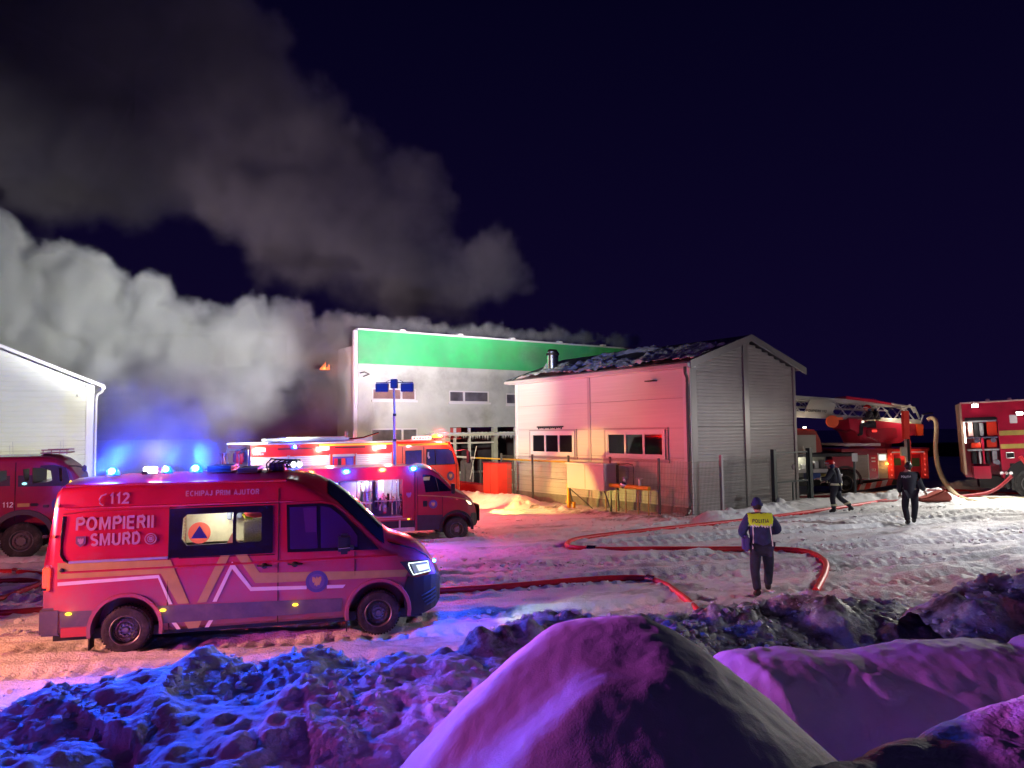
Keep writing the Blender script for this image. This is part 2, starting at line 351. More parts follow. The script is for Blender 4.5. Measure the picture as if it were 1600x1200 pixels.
def bank(name, label, box, st, crest, wf, wb, mt, pw=2., n=0, cr=(.06, .3), hk=.6, rough=.1, rs=1.6, seed=1, extra=None, plateau=0, cat='snow bank'):
    xs = np.arange(box[0], box[1], st); ys = np.arange(box[2], box[3], st); X, Y = np.meshgrid(xs, ys)
    P = [tuple(at(*c)) for c in crest]
    if plateau:                                            # crest line doubled towards the camera
        Z, d, zc = crest_field(X, Y, P, wf, wb, pw)
    else: Z, d, zc = crest_field(X, Y, P, wf, wb, pw)
    Z = Z + gz(X)*.0
    k = np.clip(Z/.5, 0, 1)
    if extra is not None: Z = extra(X, Y, Z)
    if rough: Z = Z + k*(rough*2*fbm(X*rs, Y*rs, seed) + rough*.35*np.abs(fbm(X*rs*3, Y*rs*3, seed+3, 3))*2)
    if n: Z = clumps(X, Y, Z, n, box, cr[0], cr[1], hk, seed+50, k)
    if rough: Z = Z + k*.02*fbm(X*9, Y*9, seed+8, 3)
    keep = Z > gz(X)-.02 + .06
    Z = np.where(keep, Z, gz(X)-.12); BANKS.append((xs, ys, Z))
    o = link(name, grid_mesh(X, Y, Z, keep), mt); o['kind'] = 'structure'; o['label'] = label; return o
bank('snow_bank', 'lumpy bank of shovelled snow in the left foreground, lit blue along its top', (-9.5, 1.2, 2.2, 10.2), .024,
     [(-420, 1280, 5.2), (-150, 1200, 5.9), (20, 1150, 6.4), (90, 1090, 6.9), (180, 1078, 7.1), (300, 1042, 7.5), (390, 1075, 7.2), (490, 1030, 7.7), (550, 1050, 7.5), (640, 1030, 7.8), (700, 1028, 7.8), (780, 1040, 7.8)],
     2.6, .75, m_bank, pw=4., n=1500, cr=(.03, .20), hk=.30, rough=.12, rs=1.7, seed=4)
def mound_fn(X, Y, Z):
    px, py, pz = 0.66, 5.35, 1.84
    dx = X-px; dy = Y-py; dx = np.sign(dx)*np.maximum(0, np.abs(dx)-.16+.10*np.exp(-(dx/.15)**2))
    r = np.sqrt((dx/np.where(dx < 0, 1.15, 1.32))**2+(dy/np.where(dy < 0, 1.5, 1.1))**2 + .03)
    ax_ = np.where(dx < 0, 1.10, .95)*dx; ay_ = np.where(dy < 0, .60, .95)*dy
    z = pz-.07 - (np.sqrt(ax_*ax_+ay_*ay_+.34)-.583) - .03*(dx*dx+dy*dy)
    # ridge falling towards the lower left, dip beside it
    u = (-dx*.82 - dy*.57); v = (-dx*.57+dy*.82)
    z = z + .10*np.exp(-(v-.12)**2/.03)*np.exp(-((u-.95)/.8)**2) - .09*np.exp(-((v+.36)**2)/.06)*np.exp(-((u-.6)/.45)**2) + .04*np.exp(-(v+.62)**2/.03)*np.exp(-((u-.8)/.6)**2)
    z = z + .12*fbm(X*1.1, Y*1.1, 77) + .03*fbm(X*4, Y*4, 78, 4) + .008*fbm(X*14, Y*14, 79, 2)
    return np.maximum(z, -.1)
bank('snow_mound', 'tall smooth cone of snow in the centre foreground, pink on its left side', (-2.4, 3.6, 2.2, 8.6), .025, [(900, 1100, 5.3), (960, 1100, 5.3)], .1, .1, m_mound, extra=mound_fn, rough=0)
bank('snow_bank', 'low dark bank of dirty snow clods behind the smooth cone, hose end in front of it', (-.6, 8.5, 6.6, 12.6), .035,
     [(770, 1010, 8.2), (860, 968, 9.2), (1000, 962, 9.8), (1100, 968, 10.2), (1190, 958, 10.8), (1250, 932, 11.0), (1330, 936, 11.0), (1400, 950, 10.8), (1480, 980, 10.5)],
     1.5, .8, m_dirty, pw=2.6, n=800, cr=(.05, .24), hk=.42, rough=.12, rs=1.6, seed=14)
bank('snow_bank', 'smooth drifted snow ridge crossing the right foreground behind a dark hollow', (1.2, 8.4, 4.6, 9.6), .035,
     [(1090, 1075, 7.2), (1150, 1020, 7.4), (1240, 1012, 7.6), (1330, 1015, 7.7), (1420, 1002, 7.9), (1520, 1000, 8.0), (1640, 1010, 8.0), (1800, 1000, 8.2)],
     1.15, .7, m_mound, pw=2.4, n=26, cr=(.15, .5), hk=.3, rough=.08, rs=1.1, seed=24)
bank('snow_bank', 'reddish heap of broken snow at the right edge of the picture', (5.2, 12.5, 7.5, 12.2), .04,
     [(1400, 1000, 9.4), (1480, 945, 9.8), (1530, 915, 10.0), (1600, 897, 10.0), (1700, 890, 10.2), (1850, 900, 10.4)],
     1.5, .9, m_dirty, pw=2.4, n=380, cr=(.06, .28), hk=.42, rough=.13, rs=1.4, seed=34)
bank('snow_bank', 'nearest snow slope in the bottom right corner, lit magenta', (.8, 6.6, 2.0, 5.8), .025,
     [(1250, 1240, 4.1), (1400, 1165, 4.5), (1500, 1130, 4.7), (1620, 1090, 4.9), (1900, 1040, 5.2)],
     1.6, .5, m_bank, pw=2.2, n=90, cr=(.05, .25), hk=.25, rough=.07, rs=2, seed=44)

# loose crumbs and clods of snow on the banks and the trodden yard: too many to count
def clod_field(name, label, n, box, rmin, rmax, seed, m, acc):
    rg = random.Random(seed); rn = np.random.RandomState(seed); ico = bmesh.new(); bmesh.ops.create_icosphere(ico, subdivisions=1, radius=1); iv = np.array([v.co[:] for v in ico.verts]); fi = np.array([[v.index for v in f.verts] for f in ico.faces]); ico.free()
    V = []; F = []; k = 0
    while k < n:
        x = rg.uniform(box[0], box[1]); y = rg.uniform(box[2], box[3])
        if not acc(x, y): k += .2; continue
        r = rmin+(rmax-rmin)*rg.random()**3; z = height(x, y); p = iv*(1+.35*rn.randn(len(iv), 1).clip(-1.4, 1.4))*np.array([r*rg.uniform(.8, 1.5), r*rg.uniform(.8, 1.4), r*rg.uniform(.5, .9)])
        F.append(fi+len(V)*len(iv)); V.append(p+np.array([x, y, z+r*.25])); k += 1
    V = np.concatenate(V); F = np.concatenate(F); me = bpy.data.meshes.new(name); me.from_pydata(V.tolist(), [], F.tolist()); me.shade_smooth(); me.set_sharp_from_angle(angle=R(50))
    o = link(name, me, m); o['kind'] = 'stuff'; o['label'] = label; return o
vn1 = lambda x, y: float(vn(x*1.1, y*1.1, 5))
clod_field('snow_clods', 'loose crumbs of snow on the banks in the foreground', 5200, (-8, 9, 4, 11.5), .008, .055, 3, m_bank, lambda x, y: height(x, y) > gzf(x)+.15 and vn1(x, y) > .4 and not (-1.2 < x < 9 and 3.2 < y < 9.0))
clod_field('snow_clods', 'loose crumbs of snow trodden over the yard', 4200, (-9, 16, 8.5, 26), .012, .06, 4, m_bank, lambda x, y: vn1(x*.7, y*.7) > .52 and not (-7 < x < -.8 and 10.3 < y < 14))

# ------------------------------------------------------------------ smoke volumes
def smoke(name, label, blobs, dens, voxel, warp, wscale, soft, col, seed=1, aniso=.1, carve=.55, emit=0):
    classes = sorted(set(b[3] for b in blobs)); pts = [b[:3] for b in blobs]
    me = bpy.data.meshes.new(name); me.from_pydata(pts, [], [])
    at_ = me.attributes.new('puff_radius', 'FLOAT', 'POINT'); at_.data.foreach_set('value', [b[3] for b in blobs])
    ob = bpy.data.objects.new(name, me); C.objects.link(ob)
    m = bpy.data.materials.new(name); m.use_nodes = True; N = m.node_tree.nodes; L = m.node_tree.links
    N.remove(N['Principled BSDF']); pv = N.new('ShaderNodeVolumePrincipled'); pv.inputs['Color'].default_value = (*col, 1); pv.inputs['Density'].default_value = dens
    pv.inputs['Anisotropy'].default_value = aniso; L.new(pv.outputs[0], N['Material Output'].inputs['Volume'])
    g = bpy.data.node_groups.new(name, 'GeometryNodeTree'); g.interface.new_socket('Geometry', in_out='INPUT', socket_type='NodeSocketGeometry'); g.interface.new_socket('Geometry', in_out='OUTPUT', socket_type='NodeSocketGeometry')
    n = g.nodes; l = g.links; gi = n.new('NodeGroupInput'); go = n.new('NodeGroupOutput')
    pos = n.new('GeometryNodeInputPosition')
    no = n.new('ShaderNodeTexNoise'); no.inputs['Scale'].default_value = wscale; no.inputs['Detail'].default_value = 8; no.inputs['Roughness'].default_value = .68
    of = n.new('ShaderNodeVectorMath'); of.operation = 'ADD'; of.inputs[1].default_value = (seed*7.3, seed*3.1, 0); l.new(pos.outputs[0], of.inputs[0]); l.new(of.outputs[0], no.inputs['Vector'])
    sb = n.new('ShaderNodeVectorMath'); sb.operation = 'SUBTRACT'; l.new(no.outputs['Color'], sb.inputs[0]); sb.inputs[1].default_value = (.5, .5, .5)
    sl = n.new('ShaderNodeVectorMath'); sl.operation = 'SCALE'; l.new(sb.outputs[0], sl.inputs[0]); sl.inputs['Scale'].default_value = warp
    wp = n.new('ShaderNodeVectorMath'); wp.operation = 'ADD'; l.new(pos.outputs[0], wp.inputs[0]); l.new(sl.outputs[0], wp.inputs[1])
    cur = None
    for r in classes:
        na = n.new('GeometryNodeInputNamedAttribute'); na.data_type = 'FLOAT'; na.inputs['Name'].default_value = 'puff_radius'
        cp = n.new('FunctionNodeCompare'); cp.data_type = 'FLOAT'; cp.operation = 'EQUAL'; l.new(na.outputs['Attribute'], cp.inputs[0]); cp.inputs[1].default_value = r; cp.inputs['Epsilon'].default_value = .001
        se = n.new('GeometryNodeSeparateGeometry'); se.domain = 'POINT'; l.new(gi.outputs[0], se.inputs[0]); l.new(cp.outputs[0], se.inputs['Selection'])
        px = n.new('GeometryNodeProximity'); px.target_element = 'POINTS'; l.new(se.outputs[0], px.inputs[0])
        l.new(wp.outputs[0], px.inputs['Source Position'] if 'Source Position' in px.inputs else px.inputs[1])
        s_ = n.new('ShaderNodeMath'); s_.operation = 'SUBTRACT'; l.new(px.outputs['Distance'], s_.inputs[1]); s_.inputs[0].default_value = r
        dv = n.new('ShaderNodeMath'); dv.operation = 'DIVIDE'; l.new(s_.outputs[0], dv.inputs[0]); dv.inputs[1].default_value = soft*r
        if cur is None: cur = dv
        else:
            mn = n.new('ShaderNodeMath'); mn.operation = 'MAXIMUM'; l.new(cur.outputs[0], mn.inputs[0]); l.new(dv.outputs[0], mn.inputs[1]); cur = mn
    n2 = n.new('ShaderNodeTexNoise'); n2.inputs['Scale'].default_value = wscale*.8; n2.inputs['Detail'].default_value = 6; n2.inputs['Roughness'].default_value = .65; l.new(wp.outputs[0], n2.inputs['Vector'])
    m2 = n.new('ShaderNodeMapRange'); m2.inputs[1].default_value = .35; m2.inputs[2].default_value = .65; m2.inputs[3].default_value = 1-carve; m2.inputs[4].default_value = 1+carve; l.new(n2.outputs[0], m2.inputs[0])
    cl = n.new('ShaderNodeClamp'); l.new(cur.outputs[0], cl.inputs[0])
    mu = n.new('ShaderNodeMath'); mu.operation = 'MULTIPLY'; l.new(cl.outputs[0], mu.inputs[0]); l.new(m2.outputs[0], mu.inputs[1])
    A = np.array(blobs); lo = (A[:, :3]-A[:, 3:]).min(0)-warp*.35; hi = (A[:, :3]+A[:, 3:]).max(0)+warp*.35
    vc = n.new('GeometryNodeVolumeCube'); l.new(mu.outputs[0], vc.inputs['Density']); vc.inputs['Min'].default_value = tuple(lo); vc.inputs['Max'].default_value = tuple(hi)
    for k, ax in enumerate('XYZ'): vc.inputs['Resolution '+ax].default_value = max(8, int((hi[k]-lo[k])/voxel))
    sm = n.new('GeometryNodeSetMaterial'); sm.inputs['Material'].default_value = m; l.new(vc.outputs[0], sm.inputs[0]); l.new(sm.outputs[0], go.inputs[0])
    me.materials.append(m)
    md = ob.modifiers.new('smoke', 'NODES'); md.node_group = g
    ob['kind'] = 'stuff'; ob['label'] = label; ob['category'] = 'smoke'; return ob
def puffs(lst, seed, jit=.5, n=7):                       # lst of (px,py,radius px,depth): clusters of puffs with small ones at the rim
    rg = random.Random(seed); out = []
    sizes = lst[0][4] if len(lst[0]) > 4 else (1., .45)
    for it in lst:
        u, v, rp_, d = it[:4]; c = at(u, v, d); r = rp_/1160*d
        out.append((c.x, c.y, c.z, r))
        for k in range(n):
            a = rg.uniform(0, 6.283); b = rg.uniform(-.6, 1.0); q = rg.uniform(.75, 1.05)*r; rr = r*rg.uniform(.28, .5)
            out.append((c.x+math.cos(a)*math.cos(b)*q, c.y+.5*math.sin(a)*math.cos(b)*q, c.z+math.sin(b)*q, rr))
    return out
def quant(bl, cls): return [(x, y, z, min(cls, key=lambda c: abs(c-r))) for x, y, z, r in bl]

# ------------------------------------------------------------------ wheels, emblems, beacons
def wheel(parent, loc, r=.335, wd=.24, truck=False, face=-1, rm=None, name='wheel', holes=10):
    """hub plate is the wheel; tyre and rim are its sub-parts. axis along y, outer face towards -y"""
    rr = r*(.60 if not truck else .56)
    h = M(); h.lathe([(.07, .01), (.05, rr*.35), (.055, rr*.5), (.02, rr*.62), (.06, rr*.88)], n=24)
    if truck: h.cyl((0, -.03, 0), (0, .06, 0), rr*.42, rr*.46, n=16)
    else: h.cyl((0, .02, 0), (0, .06, 0), rr*.2, rr*.24, n=14)
    for k in range(holes):
        t = 2*math.pi*k/holes; q = rr*(.52 if truck else .4)
        h.cyl((q*math.cos(t), -.0, q*math.sin(t)), (q*math.cos(t), .06, q*math.sin(t)), .016, n=6)
    o = h.build(name, rm or rimm, parent, smooth=True, loc=loc)
    t = M(); t.lathe([(.02, rr), (.0, rr*1.05), (-.012, r*.8), (.0, r*.93), (.03, r*.985), (.06, r), (wd-.06, r), (wd-.03, r*.985), (wd, r*.9), (wd-.02, rr)], n=40)
    n = 44
    for k in range(n):                                     # tread blocks
        a = 2*math.pi*k/n; c, s = math.cos(a), math.sin(a); p = M().box(r-.01, r+.008, .02, wd*.46, -.014, .014).box(r-.01, r+.008, wd*.54, wd-.02, -.014, .014)
        t.add([(x*c-z*s, y, x*s+z*c) for x, y, z in p.v], p.f)
    t.build('tyre', rubber, o, smooth=True)
    q = M(); q.lathe([(.0, rr*1.06), (-.008, rr*1.02), (.0, rr*.97), (.05, rr*.93), (.12, rr*.9), (.12, rr*.8)], n=32)
    for k in range(holes*2 if not truck else holes):                                 # dark vent slots between spokes
        a = 2*math.pi*(k+.5)/(holes*2 if not truck else holes); q.sph((rr*.76*math.cos(a), .035, rr*.76*math.sin(a)), (rr*.055, .02, rr*.055), 6, 4)
    q.build('rim', black if False else rimm, o, smooth=True)
    return o
m_eb = mat('emblem_blue', (.08, .07, .22), .5); m_eg = mat('emblem_gold', (.55, .38, .12), .5); m_er = mat('emblem_red', (.45, .05, .05), .5)
def eagle(cx, cz, s):
    P = [(0, .9), (.12, .75), (.2, .45), (.35, .75), (.75, .85), (.8, .2), (.62, -.25), (.35, -.1), (.3, -.45), (.45, -.7), (.15, -.6), (0, -.95)]
    P = P + [(-x, z) for x, z in P[::-1][1:-1]]
    return [(cx+x*s, cz+z*s) for x, z in P]
def emblem(cx, cz, r, fn, parent, e=.006):
    f = lambda k: (lambda a, b: fn(a, b)-Vector((0, e+.002*k, 0)))
    o = panel('round_emblem', disc(cx, cz, r), f(0), m_eb, parent)
    panel('emblem_disc', disc(cx, cz, r*.70), f(1), m_er if False else mat('emblem_pale', (.14, .10, .26), .5), o)
    panel('emblem_eagle', eagle(cx, cz, r*.52), f(2), m_eg, o)
    return o
def beacon(parent, loc, colr, rad=.055, h=.09, power=0., light=None, off=(0, 0, 0), n='beacon'):
    b = M(); b.lathe([(0, rad*1.15), (.02, rad*1.15), (.02, 0.001)], n=16, axis='z'); o = b.build(n, black, parent, smooth=True, loc=loc)
    gl, co = (e_blue, e_bluec) if colr == 'b' else (e_red, e_redc)
    M().sph((0, 0, .022), (rad*1.15, rad*1.15, h*1.15), 14, 8, half=True).build('lens', gl, o, smooth=True)
    M().sph((0, -rad*.75, .022+h*.5), (rad*.6, rad*.6, h*.5), 10, 6).build('bulb', co, o, smooth=True)
    if power:
        p = Vector(loc)+Vector(off); cc = BLUE if colr == 'b' else REDL
        lamp('beacon_light', p, cc, power, parent, .08, 'SPOT', p+Vector((0, -1, -.22)), 150, .8)
        lamp('beacon_light', Vector(loc)+Vector((0, -.12, .16)), cc, power*.10, parent, .08)
        lamp('beacon_light', Vector(loc)+Vector((0, .1, .22)), cc, power*4.5, parent, .08, 'SPOT', Vector(loc)+Vector((.2, 4, 2.3)), 96, .8)
    return o

# generic vehicle shell: stations (x, zb, ze, zc, inset, lean, r); y runs 0..W, near side at y=0
def shell(st, W, zl=1.05):
    vs = []; n = 0; rings = []
    for (x, zb, ze, zc, ins, lean, r) in st:
        half = [(W/2, zb), (ins+.10, zb), (ins+.02, zb+.05), (ins, zb+.14), (ins, (zb+zl)/2 if zl < ze-r else zb+.2), (ins, min(zl, ze-r-.02))]
        lt = lean*max(0, ze-r-zl); half.append((ins+lt, ze-r))
        for k in range(1, 5):
            a = k*R(90)/4; half.append((ins+lt+r*(1-math.cos(a)), ze-r+r*math.sin(a)))
        y0 = half[-1][0]
        for k in range(1, 6):
            t = k/5; y = y0+(W/2-y0)*t; half.append((y, ze+(zc-ze)*(1-(1-t)**2)))
        ring = half+[(W-y, z) for y, z in half[1:-1][::-1]]
        rings.append([(x, y, z) for y, z in ring])
    n = len(rings[0]); m = M(); V = [p for r_ in rings for p in r_]; F = []
    for i in range(len(rings)-1):
        for k in range(n): F.append((i*n+k, i*n+(k+1) % n, (i+1)*n+(k+1) % n, (i+1)*n+k))
    F += [tuple(range(n)), tuple(range((len(rings)-1)*n, len(rings)*n))[::-1]]
    m.add(V, F); return m
def interp(st, x, k):
    xs = [s[0] for s in st]; return float(np.interp(x, xs, [s[k] for s in st]))
def cut(o, cutters, m2=None):
    c = M()
    for q in cutters: c.add(q.v, q.f)
    co = c.build('cutter', None, o.parent); co.matrix_local = o.matrix_local.copy()
    md = o.modifiers.new('b', 'BOOLEAN'); md.operation = 'DIFFERENCE'; md.object = co; md.solver = 'EXACT'; md.use_self = True
    bpy.context.view_layer.update()
    dg = bpy.context.evaluated_depsgraph_get(); me = bpy.data.meshes.new_from_object(o.evaluated_get(dg))
    if m2 and me.materials: pass
    o.modifiers.clear(); o.data = me; bpy.data.objects.remove(co)
    me.shade_smooth(); me.set_sharp_from_angle(angle=R(32)); return o
def arch_lip(cx, cz, r, a0, a1, y0, y1, th=.035, n=18):
    m = M(); P = []
    for k in range(n+1):
        a = R(a0+(a1-a0)*k/n); P.append((math.cos(a), math.sin(a)))
    V = []; F = []
    for c, s in P: V += [(cx+c*r, y0, cz+s*r), (cx+c*(r+th), y0, cz+s*(r+th)), (cx+c*(r+th+.015), y1, cz+s*(r+th+.015)), (cx+c*r, y1, cz+s*r)]
    for k in range(n):
        for j in range(4): F.append((k*4+j, k*4+(j+1) % 4, (k+1)*4+(j+1) % 4, (k+1)*4+j))
    F += [(0, 1, 2, 3), (n*4+3, n*4+2, n*4+1, n*4)]
    return m.add(V, F)

# upright bold sans letters drawn as ribbons
def _arc(cx, cz, rx, rz, a0, a1, n=8): return [(cx+rx*math.cos(R(a0+(a1-a0)*k/n)), cz+rz*math.sin(R(a0+(a1-a0)*k/n))) for k in range(n+1)]
GL = {'P': [[(0,0),(0,1)], [(0,.95),(.35,.95)]+_arc(.35,.72,.22,.23,90,-90)+[(0,.49)]], 'O': [_arc(.36,.5,.36,.46,90,450,20)], 'M': [[(0,0),(0,1)], [(.05,1),(.38,.12),(.71,1)], [(.76,0),(.76,1)]],
      'I': [[(0,0),(0,1)]], 'E': [[(0,0),(0,1)], [(0,.95),(.55,.95)], [(0,.52),(.5,.52)], [(0,.05),(.55,.05)]], 'R': [[(0,0),(0,1)], [(0,.95),(.35,.95)]+_arc(.35,.73,.2,.22,90,-90)+[(0,.51)], [(.33,.5),(.58,0)]],
      'S': [_arc(.29,.73,.25,.22,30,250,10)+_arc(.30,.27,.26,.22,75,-150,10)], 'U': [[(0,1),(0,.3)]+_arc(.29,.3,.29,.25,180,360)+[(.58,1)]], 'D': [[(0,0),(0,1)], [(0,.95),(.25,.95)]+_arc(.25,.5,.33,.45,90,-90)+[(0,.05)]],
      'C': [_arc(.36,.5,.34,.45,50,310,14)], 'H': [[(0,0),(0,1)], [(.58,0),(.58,1)], [(0,.5),(.58,.5)]], 'A': [[(-.02,0),(.32,1),(.66,0)], [(.12,.3),(.52,.3)]], 'J': [[(.4,1),(.4,.28)]+_arc(.2,.28,.2,.23,0,-180)],
      'T': [[(0,.95),(.6,.95)], [(.3,.95),(.3,0)]], 'L': [[(0,1),(0,.05),(.5,.05)]], '1': [[(.08,.75),(.28,.95),(.28,0)]], '2': [_arc(.27,.7,.25,.25,160,-20,8)+[(0,.05),(.56,.05)]], 'B': [[(0,0),(0,1)], [(0,.95),(.3,.95)]+_arc(.3,.74,.2,.21,90,-90)+[(0,.53)], [(.3,.5)]+_arc(.3,.27,.24,.23,90,-90)+[(0,.05)]], '(': [_arc(.7,.5,.6,.6,130,230)]}
GWD = {'I': .0, '1': .30, 'M': .76, 'O': .72, 'C': .60, 'J': .40, 'A': .60, 'L': .46, ' ': .22, '(': .2, 'P': .50, 'E': .50, 'R': .54, 'S': .53, 'T': .56}
def glyphs(s, h, wt=.2, sp=.26, sx=1.):
    q = M(); x = 0; hw = wt/2
    for ch in s:
        for st in GL.get(ch, []):
            P = [Vector((a*.95, b, 0)) for a, b in st]; n = len(P); V = []
            for i, p in enumerate(P):
                d0 = (p-P[i-1]).normalized() if i else None; d1 = (P[i+1]-p).normalized() if i < n-1 else None
                d = ((d0 or d1)+(d1 or d0)).normalized(); nn = Vector((-d.y, d.x, 0)); k = 1/max(.5, nn.dot(Vector((-(d0 or d1).y, (d0 or d1).x, 0))))
                V += [((x+(p+nn*hw*k).x)*h*sx, (p+nn*hw*k).y*h), ((x+(p-nn*hw*k).x)*h*sx, (p-nn*hw*k).y*h)]
            dz = .0004*len(q.f); q.add([(a, b, dz % .002) for a, b in V], [(2*i, 2*i+1, 2*i+3, 2*i+2) for i in range(n-1)])
        x += GWD.get(ch, .58)+wt+sp*.5
    return q, x*h*sx
def gtext(s, h, m, parent, loc, rot=(R(90), 0, 0), wt=.19, sx=1., name='lettering'):
    q, w_ = glyphs(s, h, wt, .26, sx); o = q.build(name, m, parent, norm=False); o.location = loc; o.rotation_euler = rot; return o

# ================================================================== the rescue minibus in front (thing 1)
vb = thing('ambulance_van', 'nearest red van with a lit side window and a yellow zigzag band, facing right', 'van', (-5.6208, 10.9028, 0), R(13.69))
W = 1.98
ST = [(-1.085,.33,1.28,1.30,.06,0,.05), (-1.08,.33,1.36,1.40,.035,0,.05), (-1.03,.33,1.75,1.80,.03,.05,.07), (-.965,.33,2.33,2.38,.03,.06,.10), (-.90,.3,2.42,2.49,.0,.065,.13), (-.2,.28,2.45,2.54,0,.07,.14), (.6,.28,2.45,2.55,0,.07,.14), (1.5,.28,2.45,2.55,0,.07,.14),
      (2.05,.28,2.46,2.55,0,.07,.15), (2.3,.28,2.44,2.53,0,.075,.16), (2.5,.28,2.37,2.50,0,.08,.16), (2.7,.28,2.25,2.44,.0,.085,.15), (2.9,.28,2.09,2.33,.0,.09,.14), (3.1,.28,1.90,2.18,.0,.095,.12), (3.3,.28,1.70,2.0,.0,.1,.10), (3.5,.28,1.50,1.81,0,.12,.09),
      (3.68,.28,1.34,1.63,.0,.14,.08), (3.8,.28,1.28,1.52,.005,.15,.08), (3.95,.28,1.235,1.455,.02,.15,.09), (4.15,.28,1.17,1.39,.055,.12,.09), (4.32,.29,1.10,1.29,.11,.1,.10), (4.44,.30,1.01,1.17,.17,.05,.10), (4.53,.32,.90,1.03,.26,0,.08), (4.585,.38,.74,.84,.36,0,.06), (4.60,.45,.62,.68,.46,0,.04)]
def vside(x, z): return Vector((x, interp(ST, x, 4)+interp(ST, x, 5)*max(0, z-1.05)-.004, z))
def vfn(e): return lambda x, z: vside(x, z)-Vector((0, e, 0))
CX = (2.5, 2.7, 2.9, 3.1, 3.3, 3.5, 3.68, 3.8, 3.95, 4.15, 4.32, 4.44); CZ = (1.05,)
body = shell(ST, W).build('body', vanred, vb, smooth=True)
arch = []
for cx in (0.0, 3.6):
    for y0, y1 in ((-.3, .42), (W-.42, W+.3)):
        a = M(); pts = [(cx+.46*math.cos(R(t)), .36+.46*math.sin(R(t))) for t in range(-20, 201, 10)]; pts += [(cx-.44, -.2), (cx+.44, -.2)]
        a.prism(pts, y0, y1); arch.append(a)
cut(body, arch)
for cx in (0.0, 3.6):
    arch_lip(cx, .36, .455, -12, 192, -.028, .05, .05).build('wheel_arch', vanred, vb, smooth=True)
    bx('wheel_well', black, vb, cx-.47, cx+.47, .44, W-.44, .3, .80)
    wheel(vb, (cx, -.005, .335), .335, .235); 
    wo = wheel(vb, (cx, W+.005, .335), .335, .235); wo.rotation_euler.z = math.pi
    bx('mud_flap', black, vb, cx-.49, cx-.47, .02, .25, .08, .36)
bx('underbody', black, vb, -1.0, 4.3, .2, W-.2, .2, .34)
# window bands
# lit cabin seen through the side window: a real recess with a lamp
WIN1 = [(.80,1.955),(.745,1.90),(.73,1.60),(.80,1.50),(1.445,1.512),(1.445,1.96)]; WIN2 = rrect(1.492, 1.855, 1.513, 1.953, .04)
cut(body, [M().box(.66, 1.92, -.3, .9, 1.44, 2.0)])
holed('side_window_band', rrect(.556, 2.02, 1.335, 2.05, .03), [WIN1, WIN2], -.012, .03, mat('black_window_band', (.012, .012, .03), .12, coat=.4), vb, lambda z: .07*max(0, z-1.05))
m_room = mat('cabin_lining', (.80, .76, .62), .6, var=.08, vscale=14)
r_ = M(); r_.box(.64, 1.94, .80, .82, 1.40, 2.04); r_.box(.64, .66, .10, .8, 1.42, 2.02); r_.box(1.92, 1.94, .10, .8, 1.42, 2.02); r_.box(.64, 1.94, .10, .8, 2.0, 2.02); r_.box(.64, 1.94, .10, .8, 1.42, 1.44)
room = r_.build('cabin_interior', m_room, vb)
bx('ceiling_lamp', emis('cabin_ceiling_lamp', (1., .9, .7), 3), room, 1.0, 1.5, .4, .6, 1.985, 1.998); lamp('cabin_lamp', (1.25, .33, 1.95), (1., .90, .66), 7, vb, .12)
bx('hanging_equipment', mat('grey_equipment', (.10, .12, .2), .6), room, 1.29, 1.36, .55, .7, 1.80, 1.99, .01); bx('hanging_equipment', MATS['grey_equipment'], room, 1.44, 1.52, .55, .7, 1.82, 1.99, .01)
bx('white_strap', white, room, 1.375, 1.41, .56, .6, 1.80, 1.99); bx('seat_back', mat('seat_fleck', (.42, .36, .28), .8, var=.4, vscale=60), room, 1.56, 1.9, .35, .5, 1.44, 1.82, .03)
M().sph((1.74, .42, 1.93), (.19, .12, .10), 14, 8).build('red_bag', mat('red_bag', (.6, .04, .05), .6), room, smooth=True); M().tube([(1.56,.33,1.90),(1.60,.30,1.85),(1.70,.30,1.83)], .02, 6).build('yellow_bag_strap', mat('yel_strap', (.7, .7, .05), .6), room)
def clear_glass(name='clear_window_glass'):
    m = bpy.data.materials.new(name); m.use_nodes = True; N = m.node_tree.nodes; L = m.node_tree.links; N.remove(N['Principled BSDF'])
    t = N.new('ShaderNodeBsdfTransparent'); t.inputs[0].default_value = (.92, .95, .93, 1); g = N.new('ShaderNodeBsdfGlossy'); g.inputs['Roughness'].default_value = .03
    f = N.new('ShaderNodeFresnel'); f.inputs[0].default_value = 1.4; x = N.new('ShaderNodeMixShader'); L.new(f.outputs[0], x.inputs[0]); L.new(t.outputs[0], x.inputs[1]); L.new(g.outputs[0], x.inputs[2]); L.new(x.outputs[0], N['Material Output'].inputs[0]); MATS[name] = m; return m
def film(name, col):
    m = mat(name, col, .6); N = m.node_tree.nodes; L = m.node_tree.links; t = N.new('ShaderNodeBsdfTranslucent'); t.inputs[0].default_value = (*col, 1); x = N.new('ShaderNodeMixShader'); x.inputs[0].default_value = .55
    L.new(N['Principled BSDF'].outputs[0], x.inputs[1]); L.new(t.outputs[0], x.inputs[2]); L.new(x.outputs[0], N['Material Output'].inputs[0]); return m
cgl = clear_glass()
q = panel('window_pane', WIN1, vfn(-.004), cgl, vb, CX, CZ, label='lit window pane with the round civil protection sign')
q2 = panel('window_pane', WIN2, vfn(-.004), cgl, vb, CX, CZ, label='smaller lit sliding pane with a red bag behind it')
sg = panel('civil_protection_sign', disc(.975, 1.678, .158, 32), vfn(.002), film('sign_orange', (.75, .17, .11)), q)
panel('blue_triangle', [(.975,1.785),(.86,1.602),(1.09,1.598)], vfn(.006), film('sign_blue', (.04, .06, .45)), sg)
